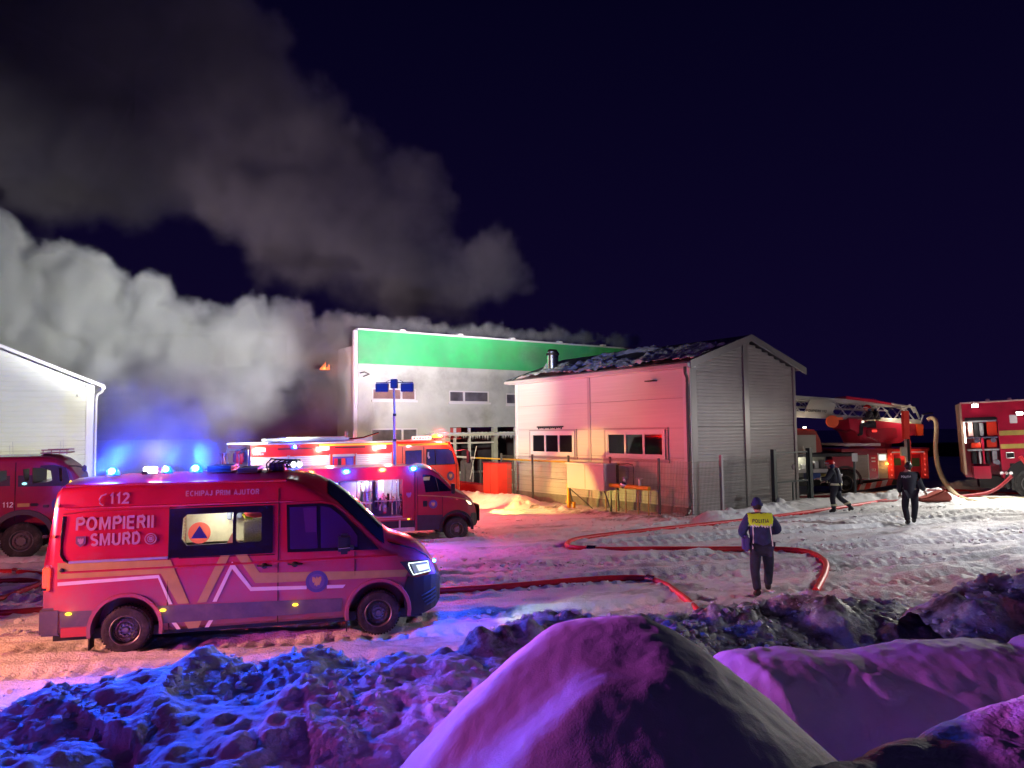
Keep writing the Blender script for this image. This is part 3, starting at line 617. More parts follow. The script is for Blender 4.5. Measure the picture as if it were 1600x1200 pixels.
# driver's window with the pillar between quarter light and main pane
panel('front_window', [(2.215,2.05),(2.70,2.055),(2.90,2.02),(3.06,1.90),(3.22,1.72),(3.33,1.56),(3.62,1.31),(2.235,1.335)], vfn(.012), mat('black_window_band', (0, 0, 0)), vb, CX, CZ)
m_cabg = mat('tinted_cab_glass', (.045, .02, .12), .08, spec=.9, coat=.5)
panel('window_glass', [(2.26,2.01),(2.66,2.015),(2.68,1.375),(2.275,1.38)], vfn(.016), m_cabg, vb, CX, CZ)
panel('window_glass', [(2.72,2.01),(2.86,1.985),(3.02,1.855),(3.18,1.675),(3.28,1.53),(3.28,1.37),(2.73,1.374)], vfn(.016), m_cabg, vb, CX, CZ)
panel('painted_reflection', [(2.46,1.99),(2.66,1.99),(2.66,1.62),(2.50,1.62)], vfn(.0185), mat('painted_reflection', (.09, .03, .16), .15), vb, CX, CZ)  # lighter patch painted as a reflection in the cab glass
def topz(x, y):
    ze, zc, r = interp(ST, x, 2), interp(ST, x, 3), interp(ST, x, 6); ins = interp(ST, x, 4)+interp(ST, x, 5)*max(0, ze-r-1.05)+r
    t = min(1, max(0, (min(y, W-y)-ins)/(W/2-ins))); return ze+(zc-ze)*(1-(1-t)**2)
ws = M(); nx, ny = 20, 14; V = []; F = []
for i in range(nx+1):
    x = 2.83+(3.70-2.83)*i/nx
    for j in range(ny+1):
        ins = interp(ST, x, 4)+interp(ST, x, 5)*max(0, interp(ST, x, 2)-interp(ST, x, 6)-1.05)+interp(ST, x, 6)+.05
        y = ins+(W-2*ins)*j/ny; V.append((x+.006, y, topz(x, y)+.010))
for i in range(nx):
    for j in range(ny): F.append((i*(ny+1)+j, i*(ny+1)+j+1, (i+1)*(ny+1)+j+1, (i+1)*(ny+1)+j))
ws.add(V, F).build('windscreen', mat('windscreen_glass', (.012, .010, .03), .05, spec=.9, coat=.6), vb, smooth=True)
# white number plate, wipers
M().tube([(3.66,.5,topz(3.66,.5)+.03),(3.3,.62,topz(3.3,.62)+.025)],.012,5).build('wiper', black, vb)
# graphics
YW = [(-.90,1.34),(.585,1.305),(.855,.665),(.962,.666),(1.43,1.655),(1.445,1.655),(1.835,1.054),(2.75,1.02),(3.98,.985),(3.90,.86),(3.35,.865),(2.75,.875),(2.09,.895),(1.777,.903),(1.442,1.403),(1.085,.667),(1.06,.61),(.72,.62),(.49,1.115),(-.895,1.115)]
yb = panel('yellow_band', [(-.90,1.34),(.585,1.305),(.855,.665),(.962,.665),(1.435,1.66),(1.835,1.054),(2.09,1.04),(2.75,1.02),(3.12,1.0),(3.75,.985),(4.08,.97),(4.02,.86),(3.86,.875),(3.35,.88),(2.09,.893),(1.777,.903),(1.442,1.403),(1.09,.667),(.70,.665),(.46,1.118),(-.895,1.115)], vfn(.0045), yellow, vb, CX, CZ)
panel('white_band', [(-.89,1.07),(.436,1.1),(.627,.667),(.578,.667),(.425,1.055),(-.89,1.018)], vfn(.0045), white, vb, CX, CZ)
panel('white_band', [(1.175,.665),(1.443,1.239),(1.725,.846),(2.52,.82),(2.52,.768),(1.708,.789),(1.444,1.131),(1.235,.666)], vfn(.0045), white, vb, CX, CZ)
panel('white_band', [(2.82,.81),(3.10,.80),(3.06,.752),(2.82,.758)], vfn(.0045), white, vb, CX, CZ)
for p in ([(.42,.655),(3.05,.60),(3.04,.40),(.45,.40)], [(-.86,.66),(-.44,.65),(-.455,.44),(-.84,.44)]):
    panel('grey_sill_band', p, vfn(.006), greyb, vb, CX, CZ)
panel('yellow_band', [(.79,.40),(1.03,.40),(.985,.30),(.845,.30)], vfn(.0045), yellow, vb)
for p in ([(.62,.40),(.68,.40),(.745,.30),(.69,.30)], [(1.13,.40),(1.19,.40),(1.13,.30),(1.07,.30)]): panel('white_band', p, vfn(.0045), white, vb)
emblem(2.67, .875, .165, vfn(0), vb)
m_let = mat('lettering_film', (.42, .26, .34), .5)
tilt = (R(90)-math.atan(.07), 0, 0)
def vtext(s, size, x, z, m=m_let, sx=1., bold=.006, n='lettering'):
    return gtext(s, size*.72, m, vb, (x, vside(x, z).y-.014, z), tilt, .2, sx, n)
vtext('POMPIERII', .25, -.67, 1.785, sx=.90); vtext('SMURD', .235, -.48, 1.56, sx=.88)
vtext('112', .21, -.26, 2.15, sx=.95); vtext('ECHIPAJ PRIM AJUTOR', .105, .78, 2.225, sx=.92)
M().tube([(-.30,.05,2.29),(-.36,.05,2.27),(-.39,.05,2.22),(-.38,.05,2.16),(-.34,.05,2.13)],.012,6).build('phone_symbol', m_let, vb)
panel('coat_of_arms', [(-.68,1.70),(-.55,1.70),(-.55,1.60),(-.615,1.545),(-.68,1.60)], vfn(.012), mat('arms_dark', (.16, .08, .14), .5), vb)
panel('eagle_symbol', eagle(-.615, 1.63, .05), vfn(.016), m_let, vb)
rg_ = M()
for r_, rr in ((.075, .008), (.045, .006)): rg_.tube([(.31+r_*math.cos(a*.2618), .024, 1.625+r_*math.sin(a*.2618)) for a in range(25)], rr, 5)
rg_.box(.285, .335, .02, .03, 1.60, 1.65); rg_.build('round_badge', m_let, vb)
# side details: rear recess rib, door rails, seams, handles, markers
M().tube([vside(x, z)-Vector((0, .004, 0)) for x, z in ((-.85,1.99),(-.868,1.7),(-.868,1.45),(-.82,1.37),(-.76,1.335))], .014, 6).build('panel_recess_rib', black, vb)
M().tube([vside(x, z)-Vector((0, .004, 0)) for x, z in ((-.86,2.02),(-.6,2.045),(0,2.05),(.54,2.05))], .006, 5).build('panel_recess_rib', dred, vb)
bx('door_rail', alu, vb, -.76, .553, -.012, .03, 1.325, 1.36, .006)
m_seam = mat('door_seam', (.03, .004, .006), .8)
for P in ([(.555,2.06),(.555,1.0),(.555,.62),(.585,.28)], [(2.10,2.3),(2.10,1.0),(2.10,.28)], [(3.24,1.30),(3.24,1.05),(3.24,.93)], [(.555,2.065),(1.3,2.075),(2.10,2.08)], [(.7,1.325),(1.4,1.32),(2.05,1.31)]):
    M().tube([vside(x, z)-Vector((0, -.002, 0)) for x, z in P], .008, 5).build('door_seam', m_seam, vb)
M().tube([vside(x, z)+Vector((0, .004, 0)) for x, z in ((2.2,2.075),(2.72,2.085),(2.93,2.04),(3.1,1.90),(3.27,1.70),(3.40,1.545),(3.66,1.30))], .013, 6).build('window_seal', dred, vb)
M().tube([vside(x, 1.20)+Vector((0, .010, 0)) for x in (-.85, 0, 1, 2, 3, 3.6, 3.9)], .022, 8).build('swage_line', red, vb, smooth=True)
M().tube([vside(x, 2.10)+Vector((0, .016, 0)) for x in (-.85, 0, 1, 2, 2.3)], .022, 8).build('swage_line', red, vb, smooth=True)
M().tube([(x, .13, 2.42) for x in (-.85, 0, 1, 2, 2.2)], .02, 6).build('roof_rail', red, vb, smooth=True)
for x in (1.90, 2.345):
    h = M(); h.sph((x, vside(x, 1.15).y, 1.15), (.05, .02, .045), 10, 6); h.tube([(x-.1, -.01, 1.16), (x-.05, -.045, 1.157), (x+.05, -.045, 1.155), (x+.11, -.01, 1.152)], .014, 6); h.build('door_handle', black, vb, smooth=True)
for x, z in ((-.74,.62),(.50,.59),(2.355,.545)):
    M().sph((x, -.012, z), (.045, .02, .022), 10, 6).build('side_marker', e_amb, vb, smooth=True)
    lamp('marker_light', (x, -.09, z), (1, .55, .05), .12, vb, .02)
M().sph((-.86+.02, -.006, 1.235), (.035, .012, .03), 10, 6).build('fuel_lock', black, vb, smooth=True)
gtext('B2', .05, m_let, vb, (-1.05, .03, 1.26), tilt)
# rear corner, bumper, hinges, tail lamp
bx('rear_bumper', greyb, vb, -1.12, -.845, -.012, W+.012, .32, .71, .03)
bx('tail_light', mat('red_lens', (.5, .01, .01), .15, emit=(1., .05, .02), es=.9), vb, -1.092, -1.0, .0, .10, .95, 1.28, .015)
bx('rear_lower_skirt', mat('faded_red_skirt', (.55, .06, .05), .4), vb, -.84, -.50, -.004, .1, .29, .43, .008)
for z in (1.72, 2.15, .98): bx('hinge', black, vb, -1.10, -1.03, -.02, .03, z-.02, z+.02, .006)
# nose: bumper, grille, headlight, badge, mirror
BS = [s for s in ST if s[0] >= 4.0]
def nose(x, z): return Vector((x, max(interp(ST, x, 4), 0)-.010, z))
panel('front_bumper', [(3.98,.66),(4.06,.87),(4.20,.84),(4.44,.86),(4.53,.84),(4.575,.70),(4.59,.50),(4.52,.33),(4.32,.27),(4.02,.27)], lambda x, z: nose(x, z)-Vector((0, .02, 0)), black, vb, CX+(4.5, 4.55), (.4, .5, .6, .7))
shell([(4.30,.26,.86,.95,.12,0,.05), (4.44,.28,.88,1.0,.18,0,.05), (4.55,.31,.87,.98,.27,0,.05), (4.615,.36,.80,.90,.40,0,.05), (4.64,.42,.70,.78,.55,0,.04)], W, .5).build('bumper_front', black, vb, smooth=True)
for z, x0, x1 in ((.66, 4.28, 4.60), (.60, 4.30, 4.61), (.54, 4.33, 4.61), (.48, 4.36, 4.60)):
    M().tube([nose(x, z-.12*(1-(x-4.28)/.32))-Vector((0, .03, 0)) for x in np.linspace(x0, min(x1, 4.53), 5)], .011, 5).build('intake_slat', mat('satin_slat', (.05, .05, .055), .35), vb)
HLP = [(3.93,1.105),(4.40,1.10),(4.455,.90),(4.12,.865),(4.03,.98)]
hl = panel('headlight', HLP, lambda x, z: nose(x, z)-Vector((0, .014, 0)), mat('headlight_housing', (.03, .035, .04), .2), vb, CX)
def hfn(e): return lambda x, z: nose(x, z)-Vector((0, e, 0))
panel('projector', [(4.19,1.03),(4.38,1.035),(4.41,.95),(4.24,.93)], hfn(.022), e_head, hl, CX)
panel('reflector', [(4.11,1.055),(4.385,1.06),(4.425,.93),(4.17,.905)], hfn(.018), mat('reflector', (.3, .36, .34), .2, metal=.6, emit=(.5, .65, .6), es=.10), hl, CX)
M().tube([hfn(.026)(x, z) for x, z in ((4.07,1.075),(4.10,1.07),(4.385,1.075),(4.43,.915),(4.15,.885),(4.10,.98),(4.07,1.06))], .008, 5).build('daytime_strip', emis('strip_glow', (.8, 1., .95), .9), hl)
lamp('headlight_beam', (4.62, .55, 1.0), (.85, 1, .95), 60, vb, .05, 'SPOT', (9, -.6, 0), 70)
M().sph((4.50, .20, 1.06), (.022, .02, .022), 8, 6).build('grille_beacon', e_bluec, vb, smooth=True)
lamp('grille_beacon_light', (4.62, .12, 1.10), BLUE, 40, vb, .03)
bx('chrome_badge', chrome, vb, 4.60, 4.63, .9, 1.08, .88, .98, .01)
hd = M(); hd.tube([(3.70, .30, 1.40), (3.95, .26, 1.33), (4.2, .28, 1.25), (4.40, .36, 1.12), (4.50, .5, .98)], .012, 5); hd.build('bonnet_seam', m_seam, vb)
mr = M(); mr.box(2.985, 3.165, -.28, -.10, 1.30, 1.60); o = mr.build('side_mirror', black, vb, bev=.04)
M().tube([(2.99, -.285, 1.40), (3.16, -.285, 1.41)], .012, 6).build('mirror_trim', chrome, o); M().tube([(3.1, -.12, 1.38), (3.2, .02, 1.36)], .04, 6).build('mirror_arm', black, o)
# roof: light bar, work light, hatch, hose reel, spot lights
m_rb = mat('roof_gear', (.03, .03, .045), .45)
bx('roof_light_bar', m_rb, vb, .1, .22, .25, 1.7, 2.55, 2.60, .02)
hat = bx('roof_hatch', m_rb, vb, .95, 1.38, .55, 1.5, 2.55, 2.64, .04)
bx('roof_hatch', m_rb, vb, 1.42, 1.78, .45, 1.45, 2.53, 2.60, .04)
hr = M()
for k in range(5): hr.tube([(1.9+.06*k, .5+.02*k, 2.55), (1.88+.06*k, .5, 2.66), (1.95+.08*k, .52, 2.74-.01*k), (2.15+.06*k, .55, 2.72), (2.2+.05*k, .6, 2.58)], .013, 5)
hr.build('roof_hose_hoops', black, vb)
bx('roof_box', m_rb, vb, 1.86, 2.2, .6, 1.3, 2.54, 2.66, .05)
for k in range(2):
    s_ = M().cyl((2.22+.09*k, .62, 2.64), (2.29+.09*k, .56, 2.64), .05, .062, 14).build('roof_spotlight', chrome, vb)
    M().cyl((2.292+.09*k, .558, 2.64), (2.297+.09*k, .553, 2.64), .052, n=14).build('spotlight_lens', emis('spot_glow', (.85, .95, 1.), 1.5), s_)
beacon(vb, (-.32, .45, 2.53), 'b', .085, .10, 420, off=(-.12, -.10, .16))
beacon(vb, (.44, .40, 2.55), 'b', .075, .09, 160, off=(.1, -.2, .2))
beacon(vb, (.86, .40, 2.55), 'b', .085, .10, 420, off=(.15, -.15, .16))
wl = bx('work_light', black, vb, .12, .32, .35, .5, 2.56, 2.66, .015)
bx('work_light_lens', emis('work_light_glow', (1, 1, 1), 1), wl, .13, .31, .343, .35, 2.565, 2.655); 
lamp('work_lamp', (.2, .8, 2.9), (1., .95, .75), 9, vb, .06)

# ================================================================== box rescue van behind (thing 2)
v2 = thing('rescue_van', 'red box-bodied rescue van with an open lit equipment bay and four roof-edge beacons', 'van', (-2.72, 21.5, -.05), R(18.4))
W2 = 2.0
ST2 = [(-.10,.34,2.12,2.16,0,.0,.08), (.15,.34,2.14,2.24,0,.05,.1), (.35,.34,2.12,2.22,0,.06,.12), (.55,.34,2.0,2.12,0,.07,.1), (.75,.34,1.82,1.96,0,.07,.1), (.95,.34,1.62,1.76,0,.08,.08), (1.08,.34,1.46,1.60,.0,.1,.07), (1.2,.34,1.40,1.50,.01,.1,.07), (1.45,.34,1.29,1.38,.05,.05,.08), (1.62,.36,1.16,1.24,.11,0,.09), (1.74,.38,.95,1.0,.2,0,.06), (1.79,.42,.78,.82,.3,0,.05)]
def side2(x, z): return Vector((x, interp(ST2, x, 4)+interp(ST2, x, 5)*max(0, z-1.05), z))
def fn2(e): return lambda x, z: side2(x, z)-Vector((0, e, 0))
CX2 = tuple(s[0] for s in ST2)
cab = shell(ST2, W2).build('cab', dred, v2, smooth=True)
def archc(cx, cz, r, W, dep=.4):
    o = []
    for y0, y1 in ((-.3, dep), (W-dep, W+.3)):
        o.append(M().prism([(cx+r*math.cos(R(t)), cz+r*math.sin(R(t))) for t in range(-20, 201, 12)]+[(cx-r*.95, -.3), (cx+r*.95, -.3)], y0, y1))
    return o
cut(cab, archc(1.11, .38, .45, W2))
arch_lip(1.11, .38, .44, -8, 188, -.02, .05, .07).build('wheel_arch', black, v2, smooth=True)
m_lowpl = mat('dark_lower_panel', (.02, .018, .03), .5, var=.3, vscale=5)
panel('lower_door_panel', [(-.05,.80),(.70,.78),(.66,.36),(-.05,.36)], fn2(.006), m_lowpl, v2, CX2)
panel('front_bumper', [(1.58,.78),(1.70,.78),(1.76,.72),(1.79,.5),(1.70,.40),(1.5,.38)], fn2(.012), black, v2, CX2)
shell([(1.60,.36,.80,.84,.12,0,.05), (1.78,.38,.80,.84,.24,0,.05), (1.84,.42,.72,.76,.36,0,.04)], W2, .6).build('bumper_front', black, v2, smooth=True)
# box body: frame round the open bay
m_in = mat('bay_interior', (.5, .5, .55), .5, var=.15, vscale=6)
m = M(); m.box(-3.9, -.12, 0, W2, 1.84, 2.2); m.box(-3.9, -.12, .0, W2, .66, .76); m.box(-3.9, -2.26, 0, W2, .76, 1.84); m.box(-.46, -.12, 0, W2, .76, 1.84); m.box(-2.26, -.46, .62, .70, .76, 1.84)
m.build('box_body', dred, v2)
bx('skirt', m_lowpl, v2, -3.9, -.12, .03, W2-.03, .40, .66)
bx('step_bar', alu, v2, -1.9, -.12, -.03, .08, .36, .46, .01)
for x in (-1.3, -.55, -1.9): bx('skirt_strut', alu, v2, x-.02, x+.02, -.02, .03, .44, .68)
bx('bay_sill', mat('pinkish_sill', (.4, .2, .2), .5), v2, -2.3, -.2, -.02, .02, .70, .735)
bx('bay_shelf', chrome, v2, -1.25, -.48, .05, .55, 1.22, 1.25); bx('bay_shelf', alu, v2, -2.2, -1.3, .05, .6, 1.18, 1.21)
bx('bay_floor', alu, v2, -2.25, -.47, .02, .62, .76, .79)
bx('bay_back', mat('bay_back_wall', (.62, .64, .7), .5, var=.1), v2, -2.25, -.47, .58, .60, .79, 1.83)
for x0, x1, z0, z1, mm in ((-2.2,-1.62,1.22,1.78,m_in), (-1.60,-1.42,1.50,1.76,mat('beige_locker',(.65,.55,.35),.5)), (-1.95,-1.55,.80,1.12,red), (-1.18,-.95,1.3,1.8,mat('white_canister',(.8,.82,.85),.4))):
    bx('equipment_case', mm, v2, x0, x1, .30, .57, z0, z1, .02)
for x, r_, z0, z1, mm in ((-1.42,.14,.82,1.5,chrome), (-1.40,.11,1.52,1.78,mat('steel_bucket',(.5,.52,.6),.3,metal=.8)), (-1.06,.10,1.26,1.80,MATS['white_canister'])):
    M().cyl((x, .25, z0), (x, .25, z1), r_, r_*.95, 18).build('cylinder_tank', mm, v2, smooth=True)
rg = random.Random(5)
for k in range(16):
    x = rg.uniform(-1.2, -.52); z = rg.uniform(.8, 1.15); mm = rg.choice([black, chrome, navy, alu, m_in, red])
    if k % 2: bx('tool', mm, v2, x, x+rg.uniform(.03, .09), .1, .3, z, z+rg.uniform(.12, .4), .008)
    else: M().tube([(x, .15, z), (x+.04, .1, z+.15), (x+.02, .12, z+.3), (x+.09, .2, z+.25)], .018, 6).build('tool', mm, v2)
for x in (-.62, -.75, -2.24+.5): M().cyl((x, .12, .8), (x, .12, 1.82), .018, n=8).build('bay_pole', chrome, v2)
lamp('bay_lamp', (-1.5, .12, 1.76), (.85, .92, 1.), 5, v2, .05); lamp('bay_lamp', (-.75, .12, 1.75), (.9, .95, 1.), 5, v2, .05)
bx('bay_light', emis('bay_glow', (.85, .93, 1.), 2), v2, -1.12, -1.02, .04, .07, 1.60, 1.82)
m_seat = mat('yellow_seat', (.5, .5, .05), .6)
panel('cab_window', [(.12,1.95),(.38,1.93),(.62,1.80),(.98,1.45),(.20,1.44)], fn2(.006), glass, v2, CX2)
panel('headrest', [(.14,1.88),(.34,1.88),(.32,1.78),(.14,1.78)], fn2(.009), m_seat, v2)
M().tube([fn2(.01)(x, z) for x, z in ((.50,1.87),(.60,1.46))], .012, 5).build('window_pillar', black, v2)
V = []; F = []
for i in range(9):
    x = .42+(1.10-.42)*i/8; ze, zc = interp(ST2, x, 2), interp(ST2, x, 3)
    for j in range(7):
        y = .17+(W2-.34)*j/6; t = 1-abs(y-W2/2)/(W2/2-.17); V.append((x, y, ze+(zc-ze)*(1-(1-t)**2)+.012))
for i in range(8):
    for j in range(6): F.append((i*7+j, i*7+j+1, (i+1)*7+j+1, (i+1)*7+j))
M().add(V, F).build('windscreen', glass, v2, smooth=True)
M().tube([fn2(.0)(x, z) for x, z in ((-.03,1.36),(.4,1.33),(1.0,1.27),(1.35,1.20),(1.55,1.12))], .014, 6).build('yellow_line', yellow, v2)
for x in (-.03, .70): M().tube([fn2(-.002)(x, z) for z in (.4, 1.0, 1.9 if x < 0 else 1.3)], .009, 5).build('door_seam', m_seam, v2)
emblem(.42, 1.09, .125, fn2(0), v2); panel('door_handle', rrect(.12, .24, 1.03, 1.2, .02), fn2(.02), black, v2)
panel('eagle_badge', eagle(-.29, 1.38, .09), lambda x, z: Vector((x, -.006, z)), mat('faint_badge', (.2, .16, .36), .5), v2)
M().box(.93, 1.03, -.2, -.06, 1.38, 1.68).build('side_mirror', black, v2, bev=.02)
hp = panel('headlight', [(1.36,1.20),(1.60,1.10),(1.62,.98),(1.50,1.0)], fn2(.01), mat('headlight_housing', (0, 0, 0)), v2, CX2)
panel('headlight_lens', [(1.40,1.17),(1.57,1.09),(1.59,1.02),(1.50,1.04)], fn2(.014), emis('orange_head_glow', (1., .6, .35), 1.6), hp, CX2)
bx('bull_bar', black, v2, 1.86, 1.90, .3, W2-.3, .5, 1.0, .02)
for x, z in ((-.30, .70),): M().sph((x, -.02, z), (.04, .02, .02), 8, 5).build('side_marker', e_amb, v2, smooth=True)
for cx in (1.11, -2.6):
    wheel(v2, (cx, -.02, .34), .345, .25, truck=True, holes=6); wo = wheel(v2, (cx, W2+.02, .34), .345, .25, truck=True, holes=6); wo.rotation_euler.z = math.pi
bx('chassis', black, v2, -3.8, 1.5, .5, 1.5, .3, .5)
def sbeacon(parent, x, z, c, power, y=-.035):
    gl, co = (e_blue, e_bluec) if c == 'b' else (e_red, e_redc)
    o = bx('beacon', black, parent, x-.10, x+.10, y+.01, y+.035, z-.05, z+.05, .01)
    M().sph((x, y+.012, z), (.13, .045, .085), 14, 8).build('lens', gl, o, smooth=True)
    M().sph((x, y-.02, z), (.07, .035, .045), 10, 6).build('bulb', co, o, smooth=True)
    lamp('beacon_light', (x, y-.12, z+.02), BLUE if c == 'b' else REDL, power, parent, .06, 'SPOT', (x, y-1, z-.25), 150, .8); lamp('beacon_light', (x, y-.30, z), BLUE if c == 'b' else REDL, power*.12, parent, .06)
sbeacon(v2, -3.0, 2.09, 'r', 170); sbeacon(v2, -2.05, 2.10, 'b', 110); sbeacon(v2, -1.05, 2.12, 'r', 170); sbeacon(v2, -.16, 2.13, 'b', 100)

# mast with two flood lamps on the box van's roof
mst = thing('light_mast', 'tall thin telescopic mast with two dark floodlight heads, raised in front of the fire engine', 'light mast', tuple(on(623, 722, 2.2)) if False else (-3.55, 22.4, 2.15))
mm_ = mat('mast_tube', (.42, .38, .42), .4, metal=.5)
for z0, z1, r_ in ((0, .75, .05), (.75, 1.5, .04), (1.5, 2.4, .032)): M().cyl((0, 0, z0), (-.01*z1, 0, z1), r_, n=12).build('mast_section', mm_, mst, smooth=True)
M().cyl((0, 0, .7), (0, 0, .78), .06, n=12).build('mast_collar', black, mst); M().cyl((0, 0, 1.46), (0, 0, 1.54), .052, n=12).build('mast_collar', black, mst)
hd = bx('mast_head', black, mst, -.11, .09, -.1, .1, 2.30, 2.58, .015)
bx('cross_bar', black, mst, -.56, .56, -.02, .02, 2.46, 2.49)
for s in (-1, 1):
    f = bx('floodlight', black, mst, s*.38-.19, s*.38+.19, -.05, .12, 2.20, 2.45, .012)
    bx('floodlight_lens', emis('flood_glow', (.95, 1., .8), 30), f, s*.38-.16, s*.38+.16, .121, .13, 2.22, 2.43)
    M().tube([(s*.15, 0, 2.55), (s*.22, 0, 2.52), (s*.3, 0, 2.46)], .01, 5).build('cable', black, mst)

# ================================================================== generic fire truck parts
m_shut = mat('roller_shutter', (.62, .58, .56), .4, metal=.25, var=.06, vscale=4)
def shutter(parent, x0, x1, z0, z1, y=-.004, m=None, pitch=.065):
    q = M(); z = z0
    while z < z1-.01:
        q.add([(x0, y, z), (x1, y, z), (x1, y-.012, z+pitch*.5), (x0, y-.012, z+pitch*.5), (x1, y, min(z+pitch, z1)), (x0, y, min(z+pitch, z1))], [(0, 1, 2, 3), (3, 2, 4, 5)]); z += pitch
    o = q.build('roller_shutter', m or m_shut, parent)
    bx('shutter_frame', alu, o, x0-.03, x0, y-.014, y+.01, z0-.03, z1+.03); bx('shutter_frame', alu, o, x1, x1+.03, y-.014, y+.01, z0-.03, z1+.03)
    return o
def tcab(parent, x0, x1, z0, z1, W, m, slope=.3, arch=None, zwin=(2.0, 2.6)):
    ins = [(x0, z0, z1-.02, z1, 0, 0, .10), (x1-slope-.55, z0, z1-.02, z1+.03, 0, .02, .13), (x1-slope-.2, z0, z1-.06, z1+.0, 0.01, .03, .15), (x1-slope, z0, z1-.16, z1-.08, .03, .05, .14)]
    zs = 2.0
    ins += [(x1-slope*.5, z0, (z1+zs)/2+.02, (z1+zs)/2+.1, .04, .05, .12), (x1-.04, z0, zs+.12, zs+.2, .05, .04, .1), (x1, z0, zs*.92, zs, .08, .02, .08), (x1+.03, z0+.1, zs*.72, zs*.78, .12, 0, .06)]
    o = shell([(a, b, c, d, e, f, r) for a, b, c, d, e, f, r in ins], W, 1.4).build('cab', m, parent, smooth=True)
    if arch: cut(o, archc(*arch, W, .5))
    return o, ins

# ================================================================== fire engine behind (thing 3)
fe = thing('fire_engine', 'bright orange-red fire engine with roller shutters and amber beacon, in front of the green-banded building', 'fire engine', (-8.1, 23, -.1), R(36.87))
WE = 2.4
m = M(); m.box(0, 4.95, 0, WE, .7, 2.88); m.build('body', orange, fe, bev=.03)
bx('chassis', black, fe, -.1, 7.4, .5, 1.9, .45, .75)
cabo, insE = tcab(fe, 5.02, 7.70, .62, 2.92, WE, orange, .38, (6.75, .55, .60))
bx('body_roof_rim', alu, fe, -.05, 4.98, -.02, .06, 2.88, 2.93, .01); bx('body_roof_rim', alu, fe, -.05, 4.98, WE-.06, WE+.02, 2.88, 2.93, .01)
bx('red_cornice', mat('cornice_red', (.6, .02, .03), .3, coat=.4), fe, .0, 4.95, -.012, -.002, 2.53, 2.80)
bx('yellow_stripe', mat('yellow_line_film', (.85, .5, .03), .4), fe, 2.2, 4.95, -.02, -.012, 2.80, 2.86)
bx('yellow_stripe', MATS['yellow_line_film'], fe, 5.1, 7.15, -.008, .002, 2.74, 2.81)
for x0, x1 in ((.02, 1.16), (1.24, 2.56), (3.53, 4.82)): shutter(fe, x0, x1, 1.0, 2.50, -.014)
# open locker with gear
bx('open_locker', mat('locker_purple', (.1, .05, .3), .5), fe, 2.68, 3.42, -.02, -.012, 1.0, 2.48)
for k, (x0, x1, mm) in enumerate(((2.72,2.84,red),(2.86,2.96,black),(2.98,3.12,orange),(3.16,3.38,mat('blue_case',(.08,.08,.5),.5)))): bx('locker_gear', mm, fe, x0, x1, -.06, -.02, 1.9, 2.38, .01)
bx('shutter_box', alu, fe, 2.66, 3.45, -.07, -.012, 2.44, 2.52, .015)
sm_ = M()
for x0, z0 in ((.60, 2.05),):
    for i in range(2):
        for j in range(2): sm_.box(.64+.2*i, .78+.2*i, -.034, -.028, 2.0+.16*j, 2.12+.16*j)
bx('arms_plate', mat('arms_plate_frame', (.3, .2, .25), .5), fe, .58, 1.02, -.028, -.02, 1.95, 2.34); sm_.build('arms_shield', red, fe)
for x in (.29, 2.39, 4.46):
    h = bx('scene_light', alu, fe, x-.17, x+.17, -.05, -.012, 2.66, 2.80, .01); bx('scene_light_lens', e_warm, h, x-.13, x+.13, -.056, -.05, 2.68, 2.78)
    lamp('scene_or_fill_lamp', (x, -.5, 2.68), (1., .66, .46), 16, fe, .08)
for x0, x1 in ((.85, 2.0), (2.75, 3.85)): bx('louvre', black, fe, x0, x1, -.018, -.012, 2.72, 2.76)
beacon(fe, (1.36, -.05, 2.72), 'b', .08, .11, 30, off=(0, -.2, .05)); gtext('POMPIERII', .05, white, fe, (.1, -.016, 2.57))
# rear equipment seen at the left end
bx('rear_panel', alu, fe, -.06, -.002, .05, WE-.05, .8, 2.75)
for k in range(9):
    y = .1+.25*k; M().tube([(-.1, y, 2.8-.03*k), (-.32, y, 2.6), (-.3, y, 2.1), (-.12, y, 1.9)], .035, 6).build('rear_pipe', [chrome, red, alu][k % 3], fe, smooth=True)
bx('rear_reel', red, fe, -.45, -.1, .2, .9, 2.3, 2.7, .06); M().cyl((-.3, .1, 1.75), (-.3, 1.2, 1.75), .33, n=20).build('rear_hose_reel', alu, fe)
bx('rear_light', emis('rear_white', (.9, 1., .95), 3.), fe, -.30, -.12, .02, .06, 1.95, 2.08)
# cab glazing
def ef(e): return lambda x, z: Vector((x, interp(insE, x, 4)+interp(insE, x, 5)*max(0, z-1.4)-e, z))
CXE = tuple(s[0] for s in insE)
wi = mat('cab_inside_bluish', (.05, .06, .2), .1, spec=.8)
for P in ([(5.39,2.57),(6.06,2.58),(6.05,2.06),(5.39,2.07)], [(6.24,2.61),(7.22,2.60),(7.40,2.50),(7.52,2.02),(6.24,2.02)]):
    wf = panel('side_window', P, ef(.008), black, fe, CXE); c_ = (sum(p[0] for p in P)/len(P), sum(p[1] for p in P)/len(P))
    panel('pane', [(c_[0]+(a-c_[0])*.93, c_[1]+(b-c_[1])*.9) for a, b in P], ef(.013), wi, wf, CXE)
M().tube([ef(.02)(x, z) for x, z in ((6.60,2.58),(6.64,2.04))], .02, 5).build('window_pillar', black, fe)
panel('seat_shape', [(5.55,2.5),(5.75,2.54),(5.8,2.3),(5.95,2.1),(5.5,2.1)], ef(.017), navy, fe)
panel('grab_rail', [(6.30,2.5),(6.36,2.5),(6.34,2.4),(6.40,2.3),(6.34,2.25),(6.28,2.35)], ef(.017), white, fe)
V = []; F = []
for i in range(9):
    x = 7.33+(7.69-7.33)*i/8; zc = interp(insE, x, 3)
    for j in range(5): V.append((x+.02, .2+(WE-.4)*j/4, zc+.02))
